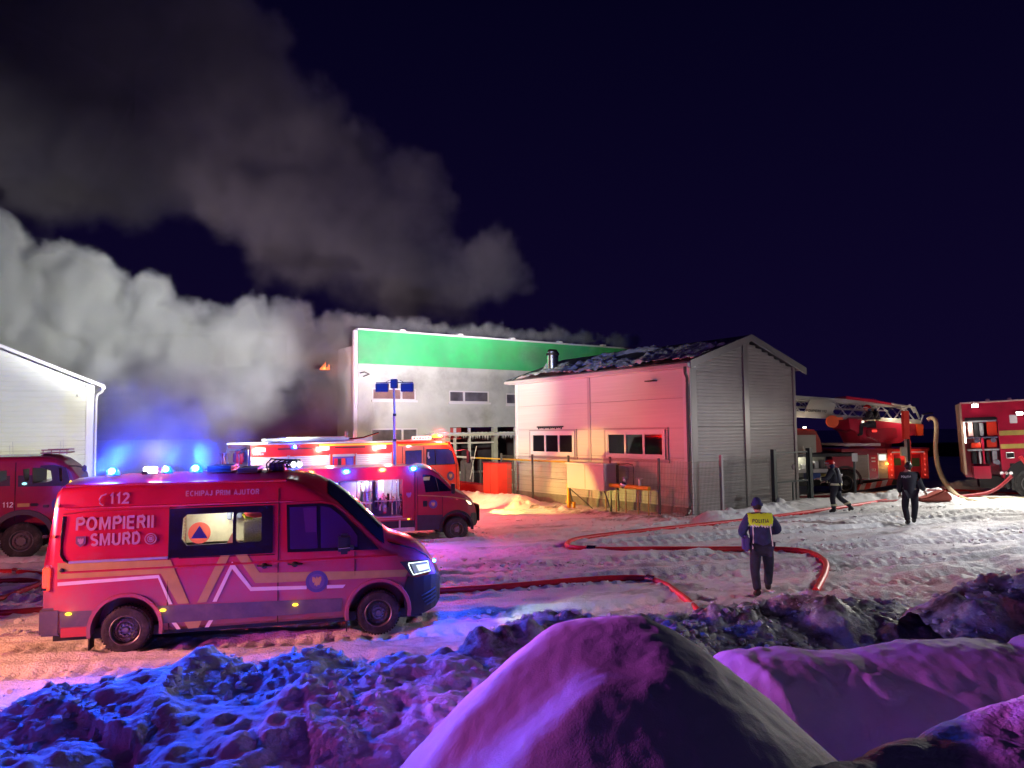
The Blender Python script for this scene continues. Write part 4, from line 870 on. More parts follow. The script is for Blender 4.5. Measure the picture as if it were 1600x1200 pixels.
for i in range(8):
    for j in range(4): F.append((i*5+j, i*5+j+1, (i+1)*5+j+1, (i+1)*5+j))
M().add(V, F).build('windscreen', glass, fe, smooth=True)
for x in (5.28, 6.15, 7.55): M().tube([ef(.0)(x, z) for z in (.8, 1.6, 2.05 if x > 7 else 2.7)], .012, 5).build('door_seam', m_seam, fe)
emblem(7.28, 1.60, .165, ef(0), fe)
M().tube([(7.5, -.02, 2.5), (7.72, -.2, 2.55), (7.85, -.3, 2.5)], .02, 6).build('mirror_arm', black, fe); bx('side_mirror', black, fe, 7.80, 7.88, -.42, -.22, 2.05, 2.5, .03)
bx('number_board', mat('number_board', (.6, .6, .55), .5), fe, 5.95, 6.75, .5, .54, 2.94, 3.06); [bx('board_mark', black, fe, 6.0+.12*k, 6.07+.12*k, .492, .5, 2.97, 3.03) for k in range(6)]
bk = bx('beacon_bar', black, fe, 6.75, 7.1, .3, 2.0, 2.94, 3.0, .02)
M().sph((6.95, .42, 3.06), (.22, .16, .085), 16, 8).build('amber_beacon', emis('amber_beacon_glow', (1., .12, .01), 4), fe, smooth=True); M().sph((6.95, .33, 3.07), (.08, .1, .05), 10, 6).build('amber_bulb', e_redc, fe, smooth=True)
lamp('amber_beacon_light', (7.2, .1, 3.3), (1., .07, .09), 400, fe, .12)
# ladder and rack on the roof
m = M(); m.box(.62, 4.3, .35, .39, 2.98, 3.06); m.box(.62, 4.3, .85, .89, 2.98, 3.06)
for k in range(13): m.box(.8+.28*k, .83+.28*k, .37, .87, 3.0, 3.03)
m.build('roof_ladder', alu, fe)
bx('roof_box', alu, fe, 1.5, 3.6, 1.0, 1.9, 2.93, 3.10, .02)
M().tube([(3.4, .3, 3.02), (3.9, .25, 3.06), (4.5, .3, 3.22)], .03, 6).build('monitor_pipe', chrome, fe)
for x in (3.35, 3.42, 3.65, 3.72): M().cyl((x, .5, 3.0), (x, .5, 3.28), .008, n=5).build('aerial', alu, fe)
for cx in (1.4, 6.75):
    wheel(fe, (cx, -.0, .48), .5, .3, truck=True); wo = wheel(fe, (cx, WE, .48), .5, .3, truck=True); wo.rotation_euler.z = math.pi
for x, z in ((7.70, .95), (7.70, 1.1)): pass
hl = bx('headlight', MATS['headlight_housing'], fe, 7.66, 7.73, .15, .5, .85, 1.05, .02); bx('headlight_lens', emis('yellow_head', (1., .75, .25), 8), hl, 7.73, 7.735, .18, .47, .88, 1.02)
lamp('headlight_beam', (7.85, .3, 1.0), (1., .72, .16), 420, fe, .06, 'SPOT', (12.0, -.9, .55), 62, .25)
lamp('headlight_beam', (7.85, 2.1, 1.0), (1., .8, .3), 220, fe, .06, 'SPOT', (12, 2.6, .4), 60, .4)

# ================================================================== truck at the left edge (thing 4)
lt = thing('fire_truck', 'dark red fire truck cab at the left edge in front of the pale shed', 'fire truck', (-13.09, 19.953, -.1), R(24))
WL = 2.4
c_o, insL = tcab(lt, -1.95, 1.32, .75, 2.72, WL, dred, .45, (0, .52, .66))
bx('tank_body', dred, lt, -5.2, -2.02, 0, WL, .7, 2.75, .04); bx('chassis', black, lt, -5, 1.2, .5, 1.9, .45, .8)
def lf(e): return lambda x, z: Vector((x, interp(insL, x, 4)+interp(insL, x, 5)*max(0, z-1.4)-e, z))
CXL = tuple(s[0] for s in insL)
PN = [[(-.75,2.34),(-.38,2.34),(-.38,2.1),(-.6,2.0),(-.75,2.0)], [(-.02,2.36),(.13,2.38),(.13,2.06),(.02,2.04)], [(.20,2.40),(.44,2.38),(.62,2.30),(.66,2.04),(.52,1.99),(.20,1.98)], [(.80,2.38),(.87,2.36),(.90,2.02),(.84,2.0)]]
for P, H_ in (([(-1.75,2.40),(-.31,2.40),(-.30,1.93),(-1.75,1.93)], PN[:1]), ([(-.13,2.44),(.70,2.46),(.98,2.38),(1.10,1.88),(-.12,1.90)], PN[1:])):
    holed('side_window', P, H_, -.012, .06, black, lt, lambda z: .035*max(0, z-1.4))
cut(c_o, [M().prism(p, -.5, WL+.5) for p in PN])
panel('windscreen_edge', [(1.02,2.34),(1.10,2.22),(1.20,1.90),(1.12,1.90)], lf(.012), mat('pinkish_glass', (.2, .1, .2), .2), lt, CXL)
M().sph((.03, -.02, 1.98), (.06, .03, .035), 8, 6).build('painted_lamp_reflection', emis('cyan_ref', (.3, .8, .9), .8), lt, smooth=True)  # glowing bead stands in for a lamp's reflection
gtext('112', .13, white, lt, (-.45, -.010, 1.37)); bx('yellow_patch', yellow, lt, -.12, .155, -.008, .0, 1.365, 1.455)
bx('door_handle', black, lt, .17, .36, -.03, .01, 1.37, 1.45, .02)
for x in (-.18,): M().tube([lf(-.002)(x, z) for z in (1.0, 1.6, 2.55)], .012, 5).build('door_seam', m_seam, lt)
arch_lip(0, .5, .66, -5, 185, -.05, .08, .13).build('fender', mat('grey_fender', (.05, .045, .06), .55), lt, smooth=True)
emblem(.86, 1.40, .2, lf(0), lt)
bx('bumper', mat('grey_fender', (0, 0, 0)), lt, .8, 1.45, .0, WL, .72, 1.0, .05)
M().tube([(1.05, 0, 2.42), (1.25, -.2, 2.42), (1.42, -.3, 2.38)], .02, 6).build('mirror_arm', black, lt); bx('side_mirror', black, lt, 1.40, 1.5, -.4, -.22, 2.27, 2.45, .03)
rk = M()
for x in (.35, .55, .75, .92): rk.box(x, x+.02, .5, .52, 2.73, 2.86)
rk.box(.32, .98, .48, .54, 2.84, 2.87); rk.box(.32, .98, 1.6, 1.66, 2.84, 2.87); rk.box(.3, 1.0, .5, 1.6, 2.76, 2.79); rk.build('roof_rack', mat('roof_rack', (.3, .1, .1), .4), lt)
for x, h in ((.78, .34), (.84, .4), (-.35, .35), (-.42, .25)): M().cyl((x, .6, 2.73), (x-.02, .6, 2.75+h), .006, n=5).build('aerial', alu, lt)
beacon(lt, (1.2, .2, 1.93), 'b', .06, .07); M().sph((1.1, -.03, 1.97), (.03, .03, .06), 8, 6).build('indicator_lamp', e_amb, lt)
for cx in (0, -3.6):
    wheel(lt, (cx, -.06, .47), .47, .32, truck=True, rm=mat('pale_truck_rim', (.12, .11, .12), .5)); wo = wheel(lt, (cx, WL+.06, .47), .47, .32, truck=True); wo.rotation_euler.z = math.pi
M().tube([(-1.2, -.05, 1.0), (-.85, -.1, .85), (-.66, -.1, .82)], .02, 5).build('step_rail', alu, lt)

# ================================================================== ladder truck (thing 5)
ld = thing('ladder_truck', 'red turntable ladder truck, its long grey ladder reaching left behind the shed', 'ladder truck', (13.917, 31.075, .28), R(3))
WD = 2.4
m_lad = mat('ladder_alloy', (.42, .42, .42), .45, metal=.3, var=.1, vscale=2)
lad = sub('ladder', ld)
def boom(x0, z0, x1, z1, y, h0, h1, n, r, m_, par, nm='ladder_truss'):
    q = M()
    q.tube([(x0, y, z0), (x1, y, z1)], r, 6); q.tube([(x0, y, z0+h0), (x1, y, z1+h1)], r*.8, 6)
    for k in range(n):
        t0, t1 = k/n, (k+1)/n; tm = (t0+t1)/2
        lo = lambda t: (x0+(x1-x0)*t, y, z0+(z1-z0)*t); hi = lambda t: (x0+(x1-x0)*t, y, z0+h0+(z1-z0+h1-h0)*t)
        q.tube([lo(t0), hi(tm)], r*.6, 5); q.tube([hi(tm), lo(t1)], r*.6, 5)
    return q.build(nm, m_, par, smooth=True)
for y in (.55, 1.5):
    boom(-9.5, 3.95, 3.35, 3.02, y, .62, .62, 13, .05, m_lad, lad)
    boom(-9.5, 4.15, 2.2, 3.5, y+.12 if y < 1 else y-.12, .35, .35, 11, .035, m_lad, lad)
m = M(); m.prism([(-9.5, 3.80), (-1.4, 3.24), (.3, 3.14), (3.6, 2.88), (3.55, 3.1), (.3, 3.32), (-1.4, 3.52), (-9.5, 4.0)], .5, .56); m.prism([(-9.5, 4.35), (-2, 4.08), (.3, 3.86), (2.5, 3.62), (2.4, 3.74), (.3, 4.02), (-2, 4.2), (-9.5, 4.45)], .5, .56); m.build('ladder_rail', m_lad, lad)
q = M()
for k in range(34): q.tube([(-9.3+.36*k, .55, 4.0-.0725*.36*k), (-9.3+.36*k, 1.5, 4.0-.0725*.36*k)], .018, 5)
q.build('ladder_rungs', m_lad, lad)
pl = M().prism([(-1.55, 3.42), (-.35, 3.34), (-.15, 3.78), (-.5, 4.02), (-1.25, 4.06)], .46, .495).build('name_plate', mat('plate_grey', (.4, .39, .37), .5), lad)
gtext('POMPIERII 112', .10, black, pl, (-1.45, .452, 3.50), (R(90), R(3.5), 0))
m = M().prism([(.3, 4.02), (.35, 4.14), (1.6, 3.97), (2.4, 3.80), (2.4, 3.70)], .5, 1.5).build('ladder_top_cover', red, lad)
# turret
tr = M().prism([(.30, 3.20), (.35, 2.75), (.62, 2.62), (.85, 2.1), (1.4, 2.02), (2.0, 2.08), (2.5, 2.12), (2.9, 2.35), (2.85, 2.9), (2.4, 2.98), (1.3, 3.1)], .3, 1.9).build('turret', red, ld, bev=.03)
M().prism([(2.5, 2.95), (3.3, 2.93), (3.32, 2.45), (3.1, 2.42), (2.5, 2.5)], .45, 1.7).build('counterweight', red, ld, bev=.03)
M().prism([(3.30, 2.93), (3.62, 2.90), (3.60, 2.42), (3.32, 2.42)], .4, 1.75).build('counterweight_cap', mat('orange_cap', (.85, .1, .03), .4), ld, bev=.02)
M().cyl((1.6, 1.1, 1.85), (1.6, 1.1, 2.15), .85, n=24).build('turntable', dred, ld)
M().prism([(1.0, 2.72), (2.25, 2.78), (2.3, 2.35), (1.5, 2.2), (1.05, 2.4)], .1, .5).build('operator_console', dred, ld, bev=.03)
bx('red_lamp', emis('red_soft', (1., .04, .03), .6), ld, 1.18, 1.38, .085, .1, 2.60, 2.70); bx('console_screen', emis('console_lamp', (.9, 1., .75), .8), ld, .86, .94, .26, .3, 2.95, 3.08)
M().cyl((2.48, .1, 3.38), (2.58, .05, 3.30), .05, .07, 12).build('ladder_spotlight', emis('ladder_spot', (1., .95, .7), 2), ld); lamp('ladder_lamp', (2.55, -.15, 3.2), (1., .9, .6), 8, ld, .05)
M().tube([(2.55, .05, 3.3), (2.7, .05, 3.05), (2.85, .05, 2.95)], .03, 6).build('lamp_bracket', mat('bracket_painted_lit', (.6, .5, .3), .4), ld)  # warm lamplight put into the bracket's colour
M().cyl((-.39, .3, 3.07), (-.39, .42, 3.07), .26, n=24).build('hose_reel', mat('fluoro_orange', (.9, .13, .04), .5), ld); bx('hose_reel_bracket', MATS['fluoro_orange'], ld, -.2, .05, .3, .4, 3.13, 3.24)
bx('deck_plate', mat('alu_painted_pink_lit', (.5, .42, .45), .45), ld, -.07, 1.42, -.1, 2.3, 2.03, 2.14, .01)  # pink light put into the aluminium's colour
bx('deck', dred, ld, -.2, 3.6, .05, WD-.1, 1.78, 1.92, .01)
# body and lockers
bx('body', dred, ld, .30, 3.5, .0, WD, .62, 1.78, .02); bx('chassis', black, ld, -4, 3.5, .5, 1.8, .35, .7)
bx('body', m_lowpl, ld, -4.2, .30, .02, WD, 1.60, 1.74, .01)
shutter(ld, .36, .88, .68, 1.66, -.014, mat('shutter_painted_shaded', (.35, .33, .3), .45)); shutter(ld, 1.34, 1.78, .68, 1.7, -.014, MATS['shutter_painted_shaded'])  # shade put into the colour: a darker copy of the shutter material
bx('label_plate', red, ld, .93, 1.3, -.02, -.002, .68, 1.66)
gtext('112', .10, white, ld, (1.02, -.026, .98)); 
for z in (1.5, 1.36): bx('small_plate', white, ld, 1.03, 1.2, -.03, -.02, z, z+.05)
bx('locker_glow_plate', emis('locker_white', (.9, .92, .85), .4), ld, 1.36, 1.66, -.03, -.02, 1.42, 1.66)  # glowing plate stands in for light inside the locker
st = M()
for x0, x1, z0, z1 in ((1.72, 1.98, .66, 1.85), (3.15, 3.45, .66, 1.87), (1.72, 3.45, 1.66, 1.87)): st.box(x0, x1, -.05, -.022, z0, z1)
st.build('fluorescent_frame', mat('fluoro_frame', (.85, .06, .05), .45), ld)
for k in range(5):
    M().sph((1.86, -.06, .8+.22*k), (.03, .02, .03), 6, 4).build('frame_lamp', emis('frame_spark', (1., .12, .08), .7), ld); M().sph((3.3, -.06, .8+.22*k), (.03, .02, .03), 6, 4).build('frame_lamp', MATS['frame_spark'], ld)
bx('white_stripe', white, ld, 1.9, 3.3, -.06, -.052, 1.72, 1.78); M().sph((1.66, -.08, 1.28), (.07, .05, .05), 8, 6).build('amber_lamp', emis('amber_lamp', (1., .4, .05), 3), ld)
lamp('amber_light', (1.66, -.3, 1.28), (1., .45, .1), 2.5, ld, .04); lamp('red_frame_light', (2.6, -.4, 1.5), (1., .06, .04), 2, ld, .1)
bx('green_gear', mat('green_gear', (.02, .12, .04), .6), ld, 2.0, 2.3, -.03, .0, 1.2, 1.5, .02); bx('green_gear', MATS['green_gear'], ld, 2.75, 3.1, -.03, .0, 1.15, 1.5, .02)
wheel(ld, (-.1, -.0, .5), .55, .32, truck=True, rm=black); wheel(ld, (-3.0, -.0, .5), .55, .32, truck=True, rm=black)
arch_lip(-.1, .5, .62, -5, 190, -.04, .1, .10).build('fender', mat('dark_red_fender', (.06, .02, .03), .6), ld, smooth=True); bx('fender_panel', red, ld, -.62, .28, -.01, .05, 1.1, 1.6, .01)  # fender in one even dark red
# stern equipment seen left of the wheel: opened bay with blue case
bx('open_bay', mat('bay_grey', (.3, .3, .26), .5), ld, -2.4, -.75, .3, .36, .75, 1.6); bx('bay_edge', white, ld, -2.4, -.8, -.01, .3, .95, 1.1)
bx('blue_case', mat('blue_case2', (.03, .09, .4), .4), ld, -1.75, -1.15, -.02, .28, .68, .93, .02); bx('yellow_case', yellow, ld, -1.1, -.9, -.02, .28, .68, .9, .02)
for k, x in enumerate((-1.9, -1.6, -1.35, -1.1)): bx('bay_gear', [alu, black, m_in, greyb][k], ld, x, x+.16, .05, .28, 1.12, 1.3+.06*k, .01)
lamp('bay_lamp', (-1.9, .0, 1.45), (1., .95, .75), 4, ld, .05)
cbm = M().prism([(-4.2, 1.75), (-4.2, 2.72), (-1.7, 2.78), (-1.25, 2.72), (-1.05, 2.3), (-.98, 1.78)], .05, 2.2).build('cab_rear', mat('cab_rear_red', (.42, .05, .04), .4), ld, bev=.05)
bx('cab_rear_shutter', mat('cream_panel', (.5, .47, .42), .5), ld, -3.9, -1.28, .02, .045, 1.78, 2.52, .01)
M().cyl((-1.62, .3, 2.80), (-1.62, .3, 2.86), .06, n=10).build('roof_lamp', emis('roof_lamp', (1., .85, .6), 6), ld); lamp('roof_lamp_light', (-1.62, .1, 2.98), (1., .8, .55), 5, ld, .05)
M().lathe([(0, .14), (.03, .14), (.04, .08), (.32, .02), (.32, .001)], (-1.9, -.1, 1.75), 12, 'z').build('traffic_cone', mat('cone_white', (.7, .62, .55), .5), ld)
# crossing hose outlet at ladder heel
M().tube([(3.45, .3, 3.0), (3.46, .2, 3.3), (3.7, .2, 3.36), (3.9, .2, 3.36)], .045, 8).build('heel_pipe', chrome, ld, smooth=True)
q = M()
for a, b in (((2.5, 3.62), (2.9, 3.55)), ((2.7, 3.4), (3.1, 3.75)), ((3.1, 3.75), (3.3, 3.4)), ((2.3, 3.8), (3.3, 3.62)), ((3.3, 3.62), (3.5, 3.15))): q.tube([(a[0], .5, a[1]), (b[0], .5, b[1])], .04, 6)
q.build('heel_frame', m_lad, lad)
# outrigger with red guard column and barrier boards
og = M(); og.box(2.16, 2.40, -.6, -.4, 2.30, 3.46); og.build('outrigger_guard', mat('guard_red', (.8, .06, .04), .45), ld, bev=.015)
bx('outrigger_leg', alu, ld, 2.2, 2.27, -.56, -.46, .3, 2.3); bx('outrigger_leg', black, ld, 2.29, 2.38, -.56, -.46, .2, 2.3); bx('outrigger_leg', mat('guard_red', (0, 0, 0)), ld, 2.40, 2.44, -.56, -.46, .2, 2.25)
bx('meter_box', mat('meter_box', (.5, .5, .42), .5), ld, 1.98, 2.22, -.66, -.5, 1.62, 1.98, .02)

# ================================================================== truck at the right edge (thing 6)
rt = thing('tanker_truck', 'red fire tanker cut off by the right edge, with an open pump bay', 'fire truck', (18.83, 27.6, .4), R(-28))
rt.rotation_euler.y = R(-2)
WR = 2.4
m = M(); m.box(-1.72, 3.5, 0, WR, 3.0, 3.60); m.box(-.60, 3.5, 0, WR, .75, 3.0); m.box(-1.72, -.6, .85, WR, .75, 3.0); m.build('body', red, rt)
bx('body_rear_edge', mat('rear_edge', (.45, .28, .2), .45), rt, -1.80, -1.72, -.02, WR, .9, 3.62, .01)
bx('roof_rim', mat('roof_rim', (.6, .45, .4), .4), rt, -1.76, 3.5, -.03, .05, 3.60, 3.66, .01)
for z0, z1 in ((2.34, 2.52), (1.85, 2.02)): bx('yellow_stripe', yellow, rt, -.58, 3.5, -.008, 0, z0, z1)
bx('shutter_box', black, rt, -1.66, -.62, -.05, .2, 2.93, 3.06, .03); bx('shutter_lip', alu, rt, -1.66, -.62, -.07, -.04, 2.88, 2.94, .01)
bx('bay_floor', red, rt, -1.5, -.95, -.02, .6, .75, 1.22, .01); bx('bay_shelf', chrome, rt, -1.62, -.62, .0, .8, 2.26, 2.32); bx('bay_shelf', alu, rt, -1.62, -.62, .0, .8, 1.80, 1.86)
bx('bay_divider', red, rt, -1.16, -1.10, .0, .8, 1.3, 2.3)
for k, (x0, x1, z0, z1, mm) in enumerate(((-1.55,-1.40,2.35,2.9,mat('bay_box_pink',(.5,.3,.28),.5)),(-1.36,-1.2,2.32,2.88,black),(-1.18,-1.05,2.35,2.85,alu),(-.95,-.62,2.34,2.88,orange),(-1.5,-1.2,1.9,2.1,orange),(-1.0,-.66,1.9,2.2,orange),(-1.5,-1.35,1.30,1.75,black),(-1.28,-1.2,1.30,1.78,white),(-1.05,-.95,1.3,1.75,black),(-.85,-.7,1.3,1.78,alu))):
    bx('bay_gear', mm, rt, x0, x1, .1, .7, z0, z1, .02)
for x, z in ((-.78, 2.18), (-.72, 1.35), (-1.3, 2.18)): M().cyl((x, .0, z), (x, .12, z), .09, n=14).build('pump_outlet', chrome, rt, smooth=True)
bx('bay_strip_light', emis('strip_white', (1., .97, .85), 3), rt, -1.70, -1.66, -.02, .04, 2.1, 2.9); lamp('bay_lamp', (-1.5, -.1, 2.7), (1., .95, .8), 4, rt, .05)
lamp('bay_lamp', (-1.15, .02, 2.1), (1., .9, .75), 3, rt, .05)
for x, z, p in ((-1.28, 3.50, 420), (.10, 3.14, 240), (2.3, 3.5, 300)):  # third scene light, past the frame edge, is added to brighten the yard
    h = bx('scene_light', alu, rt, x-.12, x+.12, -.12, -.01, z-.07, z+.07, .02); bx('scene_light_lens', e_white, h, x-.09, x+.09, -.13, -.12, z-.05, z+.05)
    lamp('scene_or_fill_lamp', (x, -.2, z-.02), (1., .95, .86), p, rt, .06, 'SPOT', (x, -1.2, z-.62), 152, .8)
bx('mirror_plate', white, rt, -.22, .02, -.03, -.005, 2.78, 3.10, .03)
bx('hose_port', black, rt, -.42, -.18, -.02, .0, 1.50, 1.70, .02); M().tube([(-.42,-.03,1.5),(-.42,-.03,1.7),(-.18,-.03,1.7),(-.18,-.03,1.5),(-.42,-.03,1.5)],.02,6).build('port_frame', alu, rt)
for x in (-.9, -.2, .4, .5): bx('roof_fitting', alu, rt, x, x+.12, .1, .3, 3.66, 3.74, .01)
arch_lip(.28, .62, .72, 20, 200, -.03, .1, .1).build('fender', black, rt, smooth=True); bx('wheel_well', black, rt, -.34, .96, -.006, .1, .3, 1.3)
wheel(rt, (.28, -.03, .52), .55, .32, truck=True, rm=black); bx('chassis', black, rt, -1.3, 3.4, .6, 1.8, .35, .8)
m = M()
for k in range(3): m.cyl((-.62+.14*k, .02, .98), (-.62+.14*k, -.10, .95), .05, .06, 12)
m.build('valve_cluster', chrome, rt)

# ================================================================== sheds and the burning hall
m_wall = mat('cream_sandwich_panel', (.62, .60, .56), .42, var=.05, vscale=1.2, bump=.12, bscale=3, stretch=(.3, .3, 14))
m_gab = mat('ribbed_grey_panel', (.36, .33, .33), .42, metal=.0, var=.08, vscale=1.5)
m_trim = mat('grey_trim', (.30, .28, .28), .4, metal=.2); m_roof = mat('dark_roof_sheet', (.10, .09, .10), .4, metal=.3, var=.2, vscale=2)
m_wtrim = mat('white_trim', (.68, .66, .66), .4)
def ribs(parent, x0, x1, z0, z1, top=None, pitch=.12, y=0., m=None, name='wall_panel', pro=.012, fx=False):
    q = M(); z = z0
    while z < z1-.005:
        za = min(z+pitch, z1); xa, xb = (x0, x1) if not top else (max(x0, top(za)[0]), min(x1, top(za)[1]))
        if xb-xa > .02:
            P = [(y+.0, z), (y-pro, z+pitch*.15), (y-pro, z+pitch*.7), (y, z+pitch*.85), (y, za), (y+.08, za), (y+.08, z)]
            P = [(a, min(b, za)) for a, b in P]; q.prismx(P, xa, xb)
        z += pitch
    return q.build(name, m or m_gab, parent)
AZ = math.atan2(.576, .817)
sh = thing('shed', 'grey gabled shed with two strip windows, lit pink and yellow on its long side', 'shed', (6.11, 25.5, .12), AZ)
EV, RG, Lg, Wg = 5.32, 6.32, 10.3, 6.0
zz = [.25, .95, 1.98, 3.03, 4.08, EV]
for c, (y0, y1) in enumerate(((.04, 5.17), (5.33, Lg-.02))):
    for z0, z1 in zip(zz[:-1], zz[1:]): bx('wall_panel', m_wall, sh, 0, .1, y0, y1, z0+.008, z1-.008, .006)
bx('core_wall', m_trim, sh, .06, .2, .03, Lg-.03, .1, EV)
bx('plinth', mat('concrete_plinth', (.25, .23, .21), .8, var=.2, vscale=4), sh, -.06, .1, 0, Lg, -.4, .30)
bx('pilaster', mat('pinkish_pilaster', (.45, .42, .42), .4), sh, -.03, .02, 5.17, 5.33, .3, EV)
bx('corner_trim', m_wtrim, sh, -.03, .04, -.035, .30, .1, EV, .005); bx('corner_trim', m_trim, sh, .02, .30, -.045, .0, .05, EV+.02); bx('corner_trim', m_wtrim, sh, -.035, .05, Lg-.12, Lg+.03, .1, EV)
top = lambda z: (0, 6.0) if z < EV else ((z-EV)/(RG-EV)*3.0+.02, 6.0-(z-EV)/(RG-EV)*3.0-.02)
for x0, x1 in ((.30, 2.86), (3.14, 5.86)):
    for z0, z1 in ((.1, 1.0), (1.01, 3.06), (3.07, 5.0), (5.01, RG)): ribs(sh, x0, x1, z0, z1, top)
bx('core_wall', m_trim, sh, .2, 5.9, .05, .2, 0, EV); bx('core_wall', m_trim, sh, 5.85, 5.95, .1, Lg, 0, EV); bx('core_wall', m_trim, sh, .1, 5.9, Lg-.1, Lg, 0, EV)
M().prism([(.1, EV-.01), (5.9, EV-.01), (3, RG-.08)], .06, .14).build('gable_core', m_trim, sh); M().prism([(.1, EV), (5.9, EV), (3, RG-.08)], Lg-.1, Lg).build('gable_core', m_trim, sh)
bx('pilaster', m_trim, sh, 2.87, 3.13, -.055, .02, .1, RG-.06); bx('corner_trim', m_trim, sh, 5.87, 6.02, -.05, .3, .1, EV+.05)
# roof: two slopes with barge boards
th = math.atan2(RG-EV, 3.0)
def slope(side, y0, y1, lo, nm, m, up=0., t=.08):
    e = .32; xs = (-e, 3.0) if side < 0 else (3.0, 6.0+e); zf = lambda x: RG+up-abs(x-3.0)*math.tan(th)
    return M().prism([(xs[0], zf(xs[0])), (xs[1], zf(xs[1])), (xs[1], zf(xs[1])+t), (xs[0], zf(xs[0])+t)], y0, y1).build(nm, m, sh)
slope(-1, -.32, Lg+.3, 0, 'roof', m_roof); slope(1, -.32, Lg+.3, 0, 'roof', m_roof)
slope(-1, -.36, -.321, 0, 'barge_board', m_trim, -.16, .26); slope(1, -.36, -.321, 0, 'barge_board', m_trim, -.16, .26)
ew = RG-3.32*math.tan(th)
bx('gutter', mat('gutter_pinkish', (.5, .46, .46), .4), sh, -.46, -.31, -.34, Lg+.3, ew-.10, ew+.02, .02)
bx('fascia', m_wtrim, sh, -.31, -.0, -.3, Lg+.25, ew-.12, ew-.08)
M().tube(catmull([(-.38, -.15, ew-.08), (-.38, -.15, ew-.3), (-.2, -.06, ew-.45), (-.12, .0, ew-.6), (-.11, .02, ew-1.0)], 4)+[Vector((-.11, .02, .5)), Vector((-.16, .0, .25)), Vector((-.34, -.06, .12))], .055, 8).build('downpipe', mat('dark_downpipe', (.05, .05, .055), .35), sh, smooth=True)
# windows
def shed_window(y0, y1, z0, z1):
    t = M(); e = .10
    for a, b, c, d in ((y0, y1, z0, z0+e), (y0, y1, z1-e, z1), (y0, y0+e, z0+e, z1-e), (y1-e, y1, z0+e, z1-e)): t.box(-.07, -.002, a, b, c, d)
    f = t.build('window_frame', m_wtrim, sh)
    n = 3; a0, a1 = y0+e, y1-e; pw = (a1-a0)/n
    for k in range(n+1): bx('mullion', m_wtrim, f, -.055, -.004, a0+k*pw-.05, a0+k*pw+.05, z0+e, z1-e)
    bx('sash_rail', m_wtrim, f, -.05, -.004, a0, a1, z1-e-.07, z1-e); bx('sash_rail', m_wtrim, f, -.05, -.004, a0, a1, z0+e, z0+e+.07)
    for k in range(n): bx('pane', glass, f, -.025, -.003, a0+k*pw+.05, a0+(k+1)*pw-.05, z0+e+.07, z1-e-.07)
    q = M()
    for a, b, c, d in ((y0-.16, y1+.16, z0-.12, z0-.02), (y0-.12, y1+.12, z1+.02, z1+.08), (y0-.12, y0-.04, z0, z1), (y1+.04, y1+.12, z0, z1)): q.box(-.045, -.002, a, b, c, d)
    q.build('window_surround', mat('window_surround', (.36, .33, .33), .45), f); return f
shed_window(6.15, 9.15, 1.92, 2.96); shed_window(1.15, 4.25, 1.92, 2.98)
M().box(-.05, -.004, 6.9, 8.7, 3.12, 3.18).build('name_lettering', black, sh)
for k in range(13): bx('letter_stub', black, sh, -.03, -.004, 7.0+.13*k, 7.07+.13*k, 3.08 if k % 3 else 3.05, 3.12)
bx('wall_lamp', black, sh, -.25, -.02, 1.5, 1.9, 4.72, 4.76); bx('meter_cabinet', m_wtrim, sh, -.12, -.002, 3.1, 3.35, 1.1, 1.55, .01)
m = M().cyl((1.3, 9.2, ew+.2), (1.3, 9.2, ew+1.35), .26, n=20); ch = m.build('chimney', chrome, sh, smooth=True); M().cyl((1.3, 9.2, ew+1.20), (1.3, 9.2, ew+1.30), .30, n=20).build('chimney_band', black, ch, smooth=True); M().cyl((1.3, 9.2, ew+1.36), (1.3, 9.2, ew+1.46), .24, .2, n=20).build('chimney_cap', black, ch, smooth=True)
# broken snow left on the roof slope
xs = np.arange(-.34, 2.95, .05); ys = np.arange(-.3, 10.3, .06); X, Y = np.meshgrid(xs, ys)
N_ = fbm(X*1.1, Y*1.1, 61)+.35*fbm(X*4, Y*4, 62)
edge = .20-.13*(X-.2)-.012*np.clip(Y-7, 0, 9)**2
h_ = np.clip(N_+edge, 0, .25)*.6*(1+.5*np.abs(fbm(X*8, Y*8, 63)))
h_ = clumps(X, Y, h_.copy(), 700, (-.3, 2.0, -.2, 8.8), .04, .13, .5, 64, (h_ > .02)*1.)
keep = h_ > .012; Zr = RG-np.abs(X-3)*math.tan(th)+.085+h_
o = link('roof_snow', grid_mesh(X, Y, Zr, keep), m_bank, sh); o['kind'] = 'stuff'

# left shed
sl = thing('shed', 'pale cream shed gable at the left edge, brightly lit by floodlights', 'shed', (-18.4, 32.6, -.1), AZ)
EL = 5.42
gt = lambda z: (-12, 0) if z < EL else (-12+(z-EL)/.42, -(z-EL)/.42)
m_pale = mat('pale_cream_panel', (.66, .66, .58), .45, var=.04, vscale=1.)
for z0, z1 in ((.2, 1.4), (1.41, 2.6), (2.61, 3.9), (3.91, 5.15), (5.16, 8.0)): ribs(sl, -11.9, -.28, z0, z1, lambda z: (gt(z)[0]+.02, gt(z)[1]-.05), .20, 0., m_pale, pro=.010)
bx('corner_trim', m_wtrim, sl, -.28, .03, -.04, .06, 0, EL+.04); bx('core_wall', m_pale, sl, -12, 0, .09, .3, 0, EL); bx('core_wall', m_pale, sl, -.2, -.01, .3, 12, 0, EL)
M().prism([(-12, EL), (0, EL), (-6, EL+2.52)], .09, .2).build('gable_core', m_pale, sl)
for s, xs_ in ((1, (-6, .38)), (-1, (-12.38, -6))):
    zf = lambda x: EL+.04+2.52-abs(x+6)*.42
    M().prism([(xs_[0], zf(xs_[0])), (xs_[1], zf(xs_[1])), (xs_[1], zf(xs_[1])+.14), (xs_[0], zf(xs_[0])+.14)], -.36, 12.3).build('roof', m_wtrim, sl)
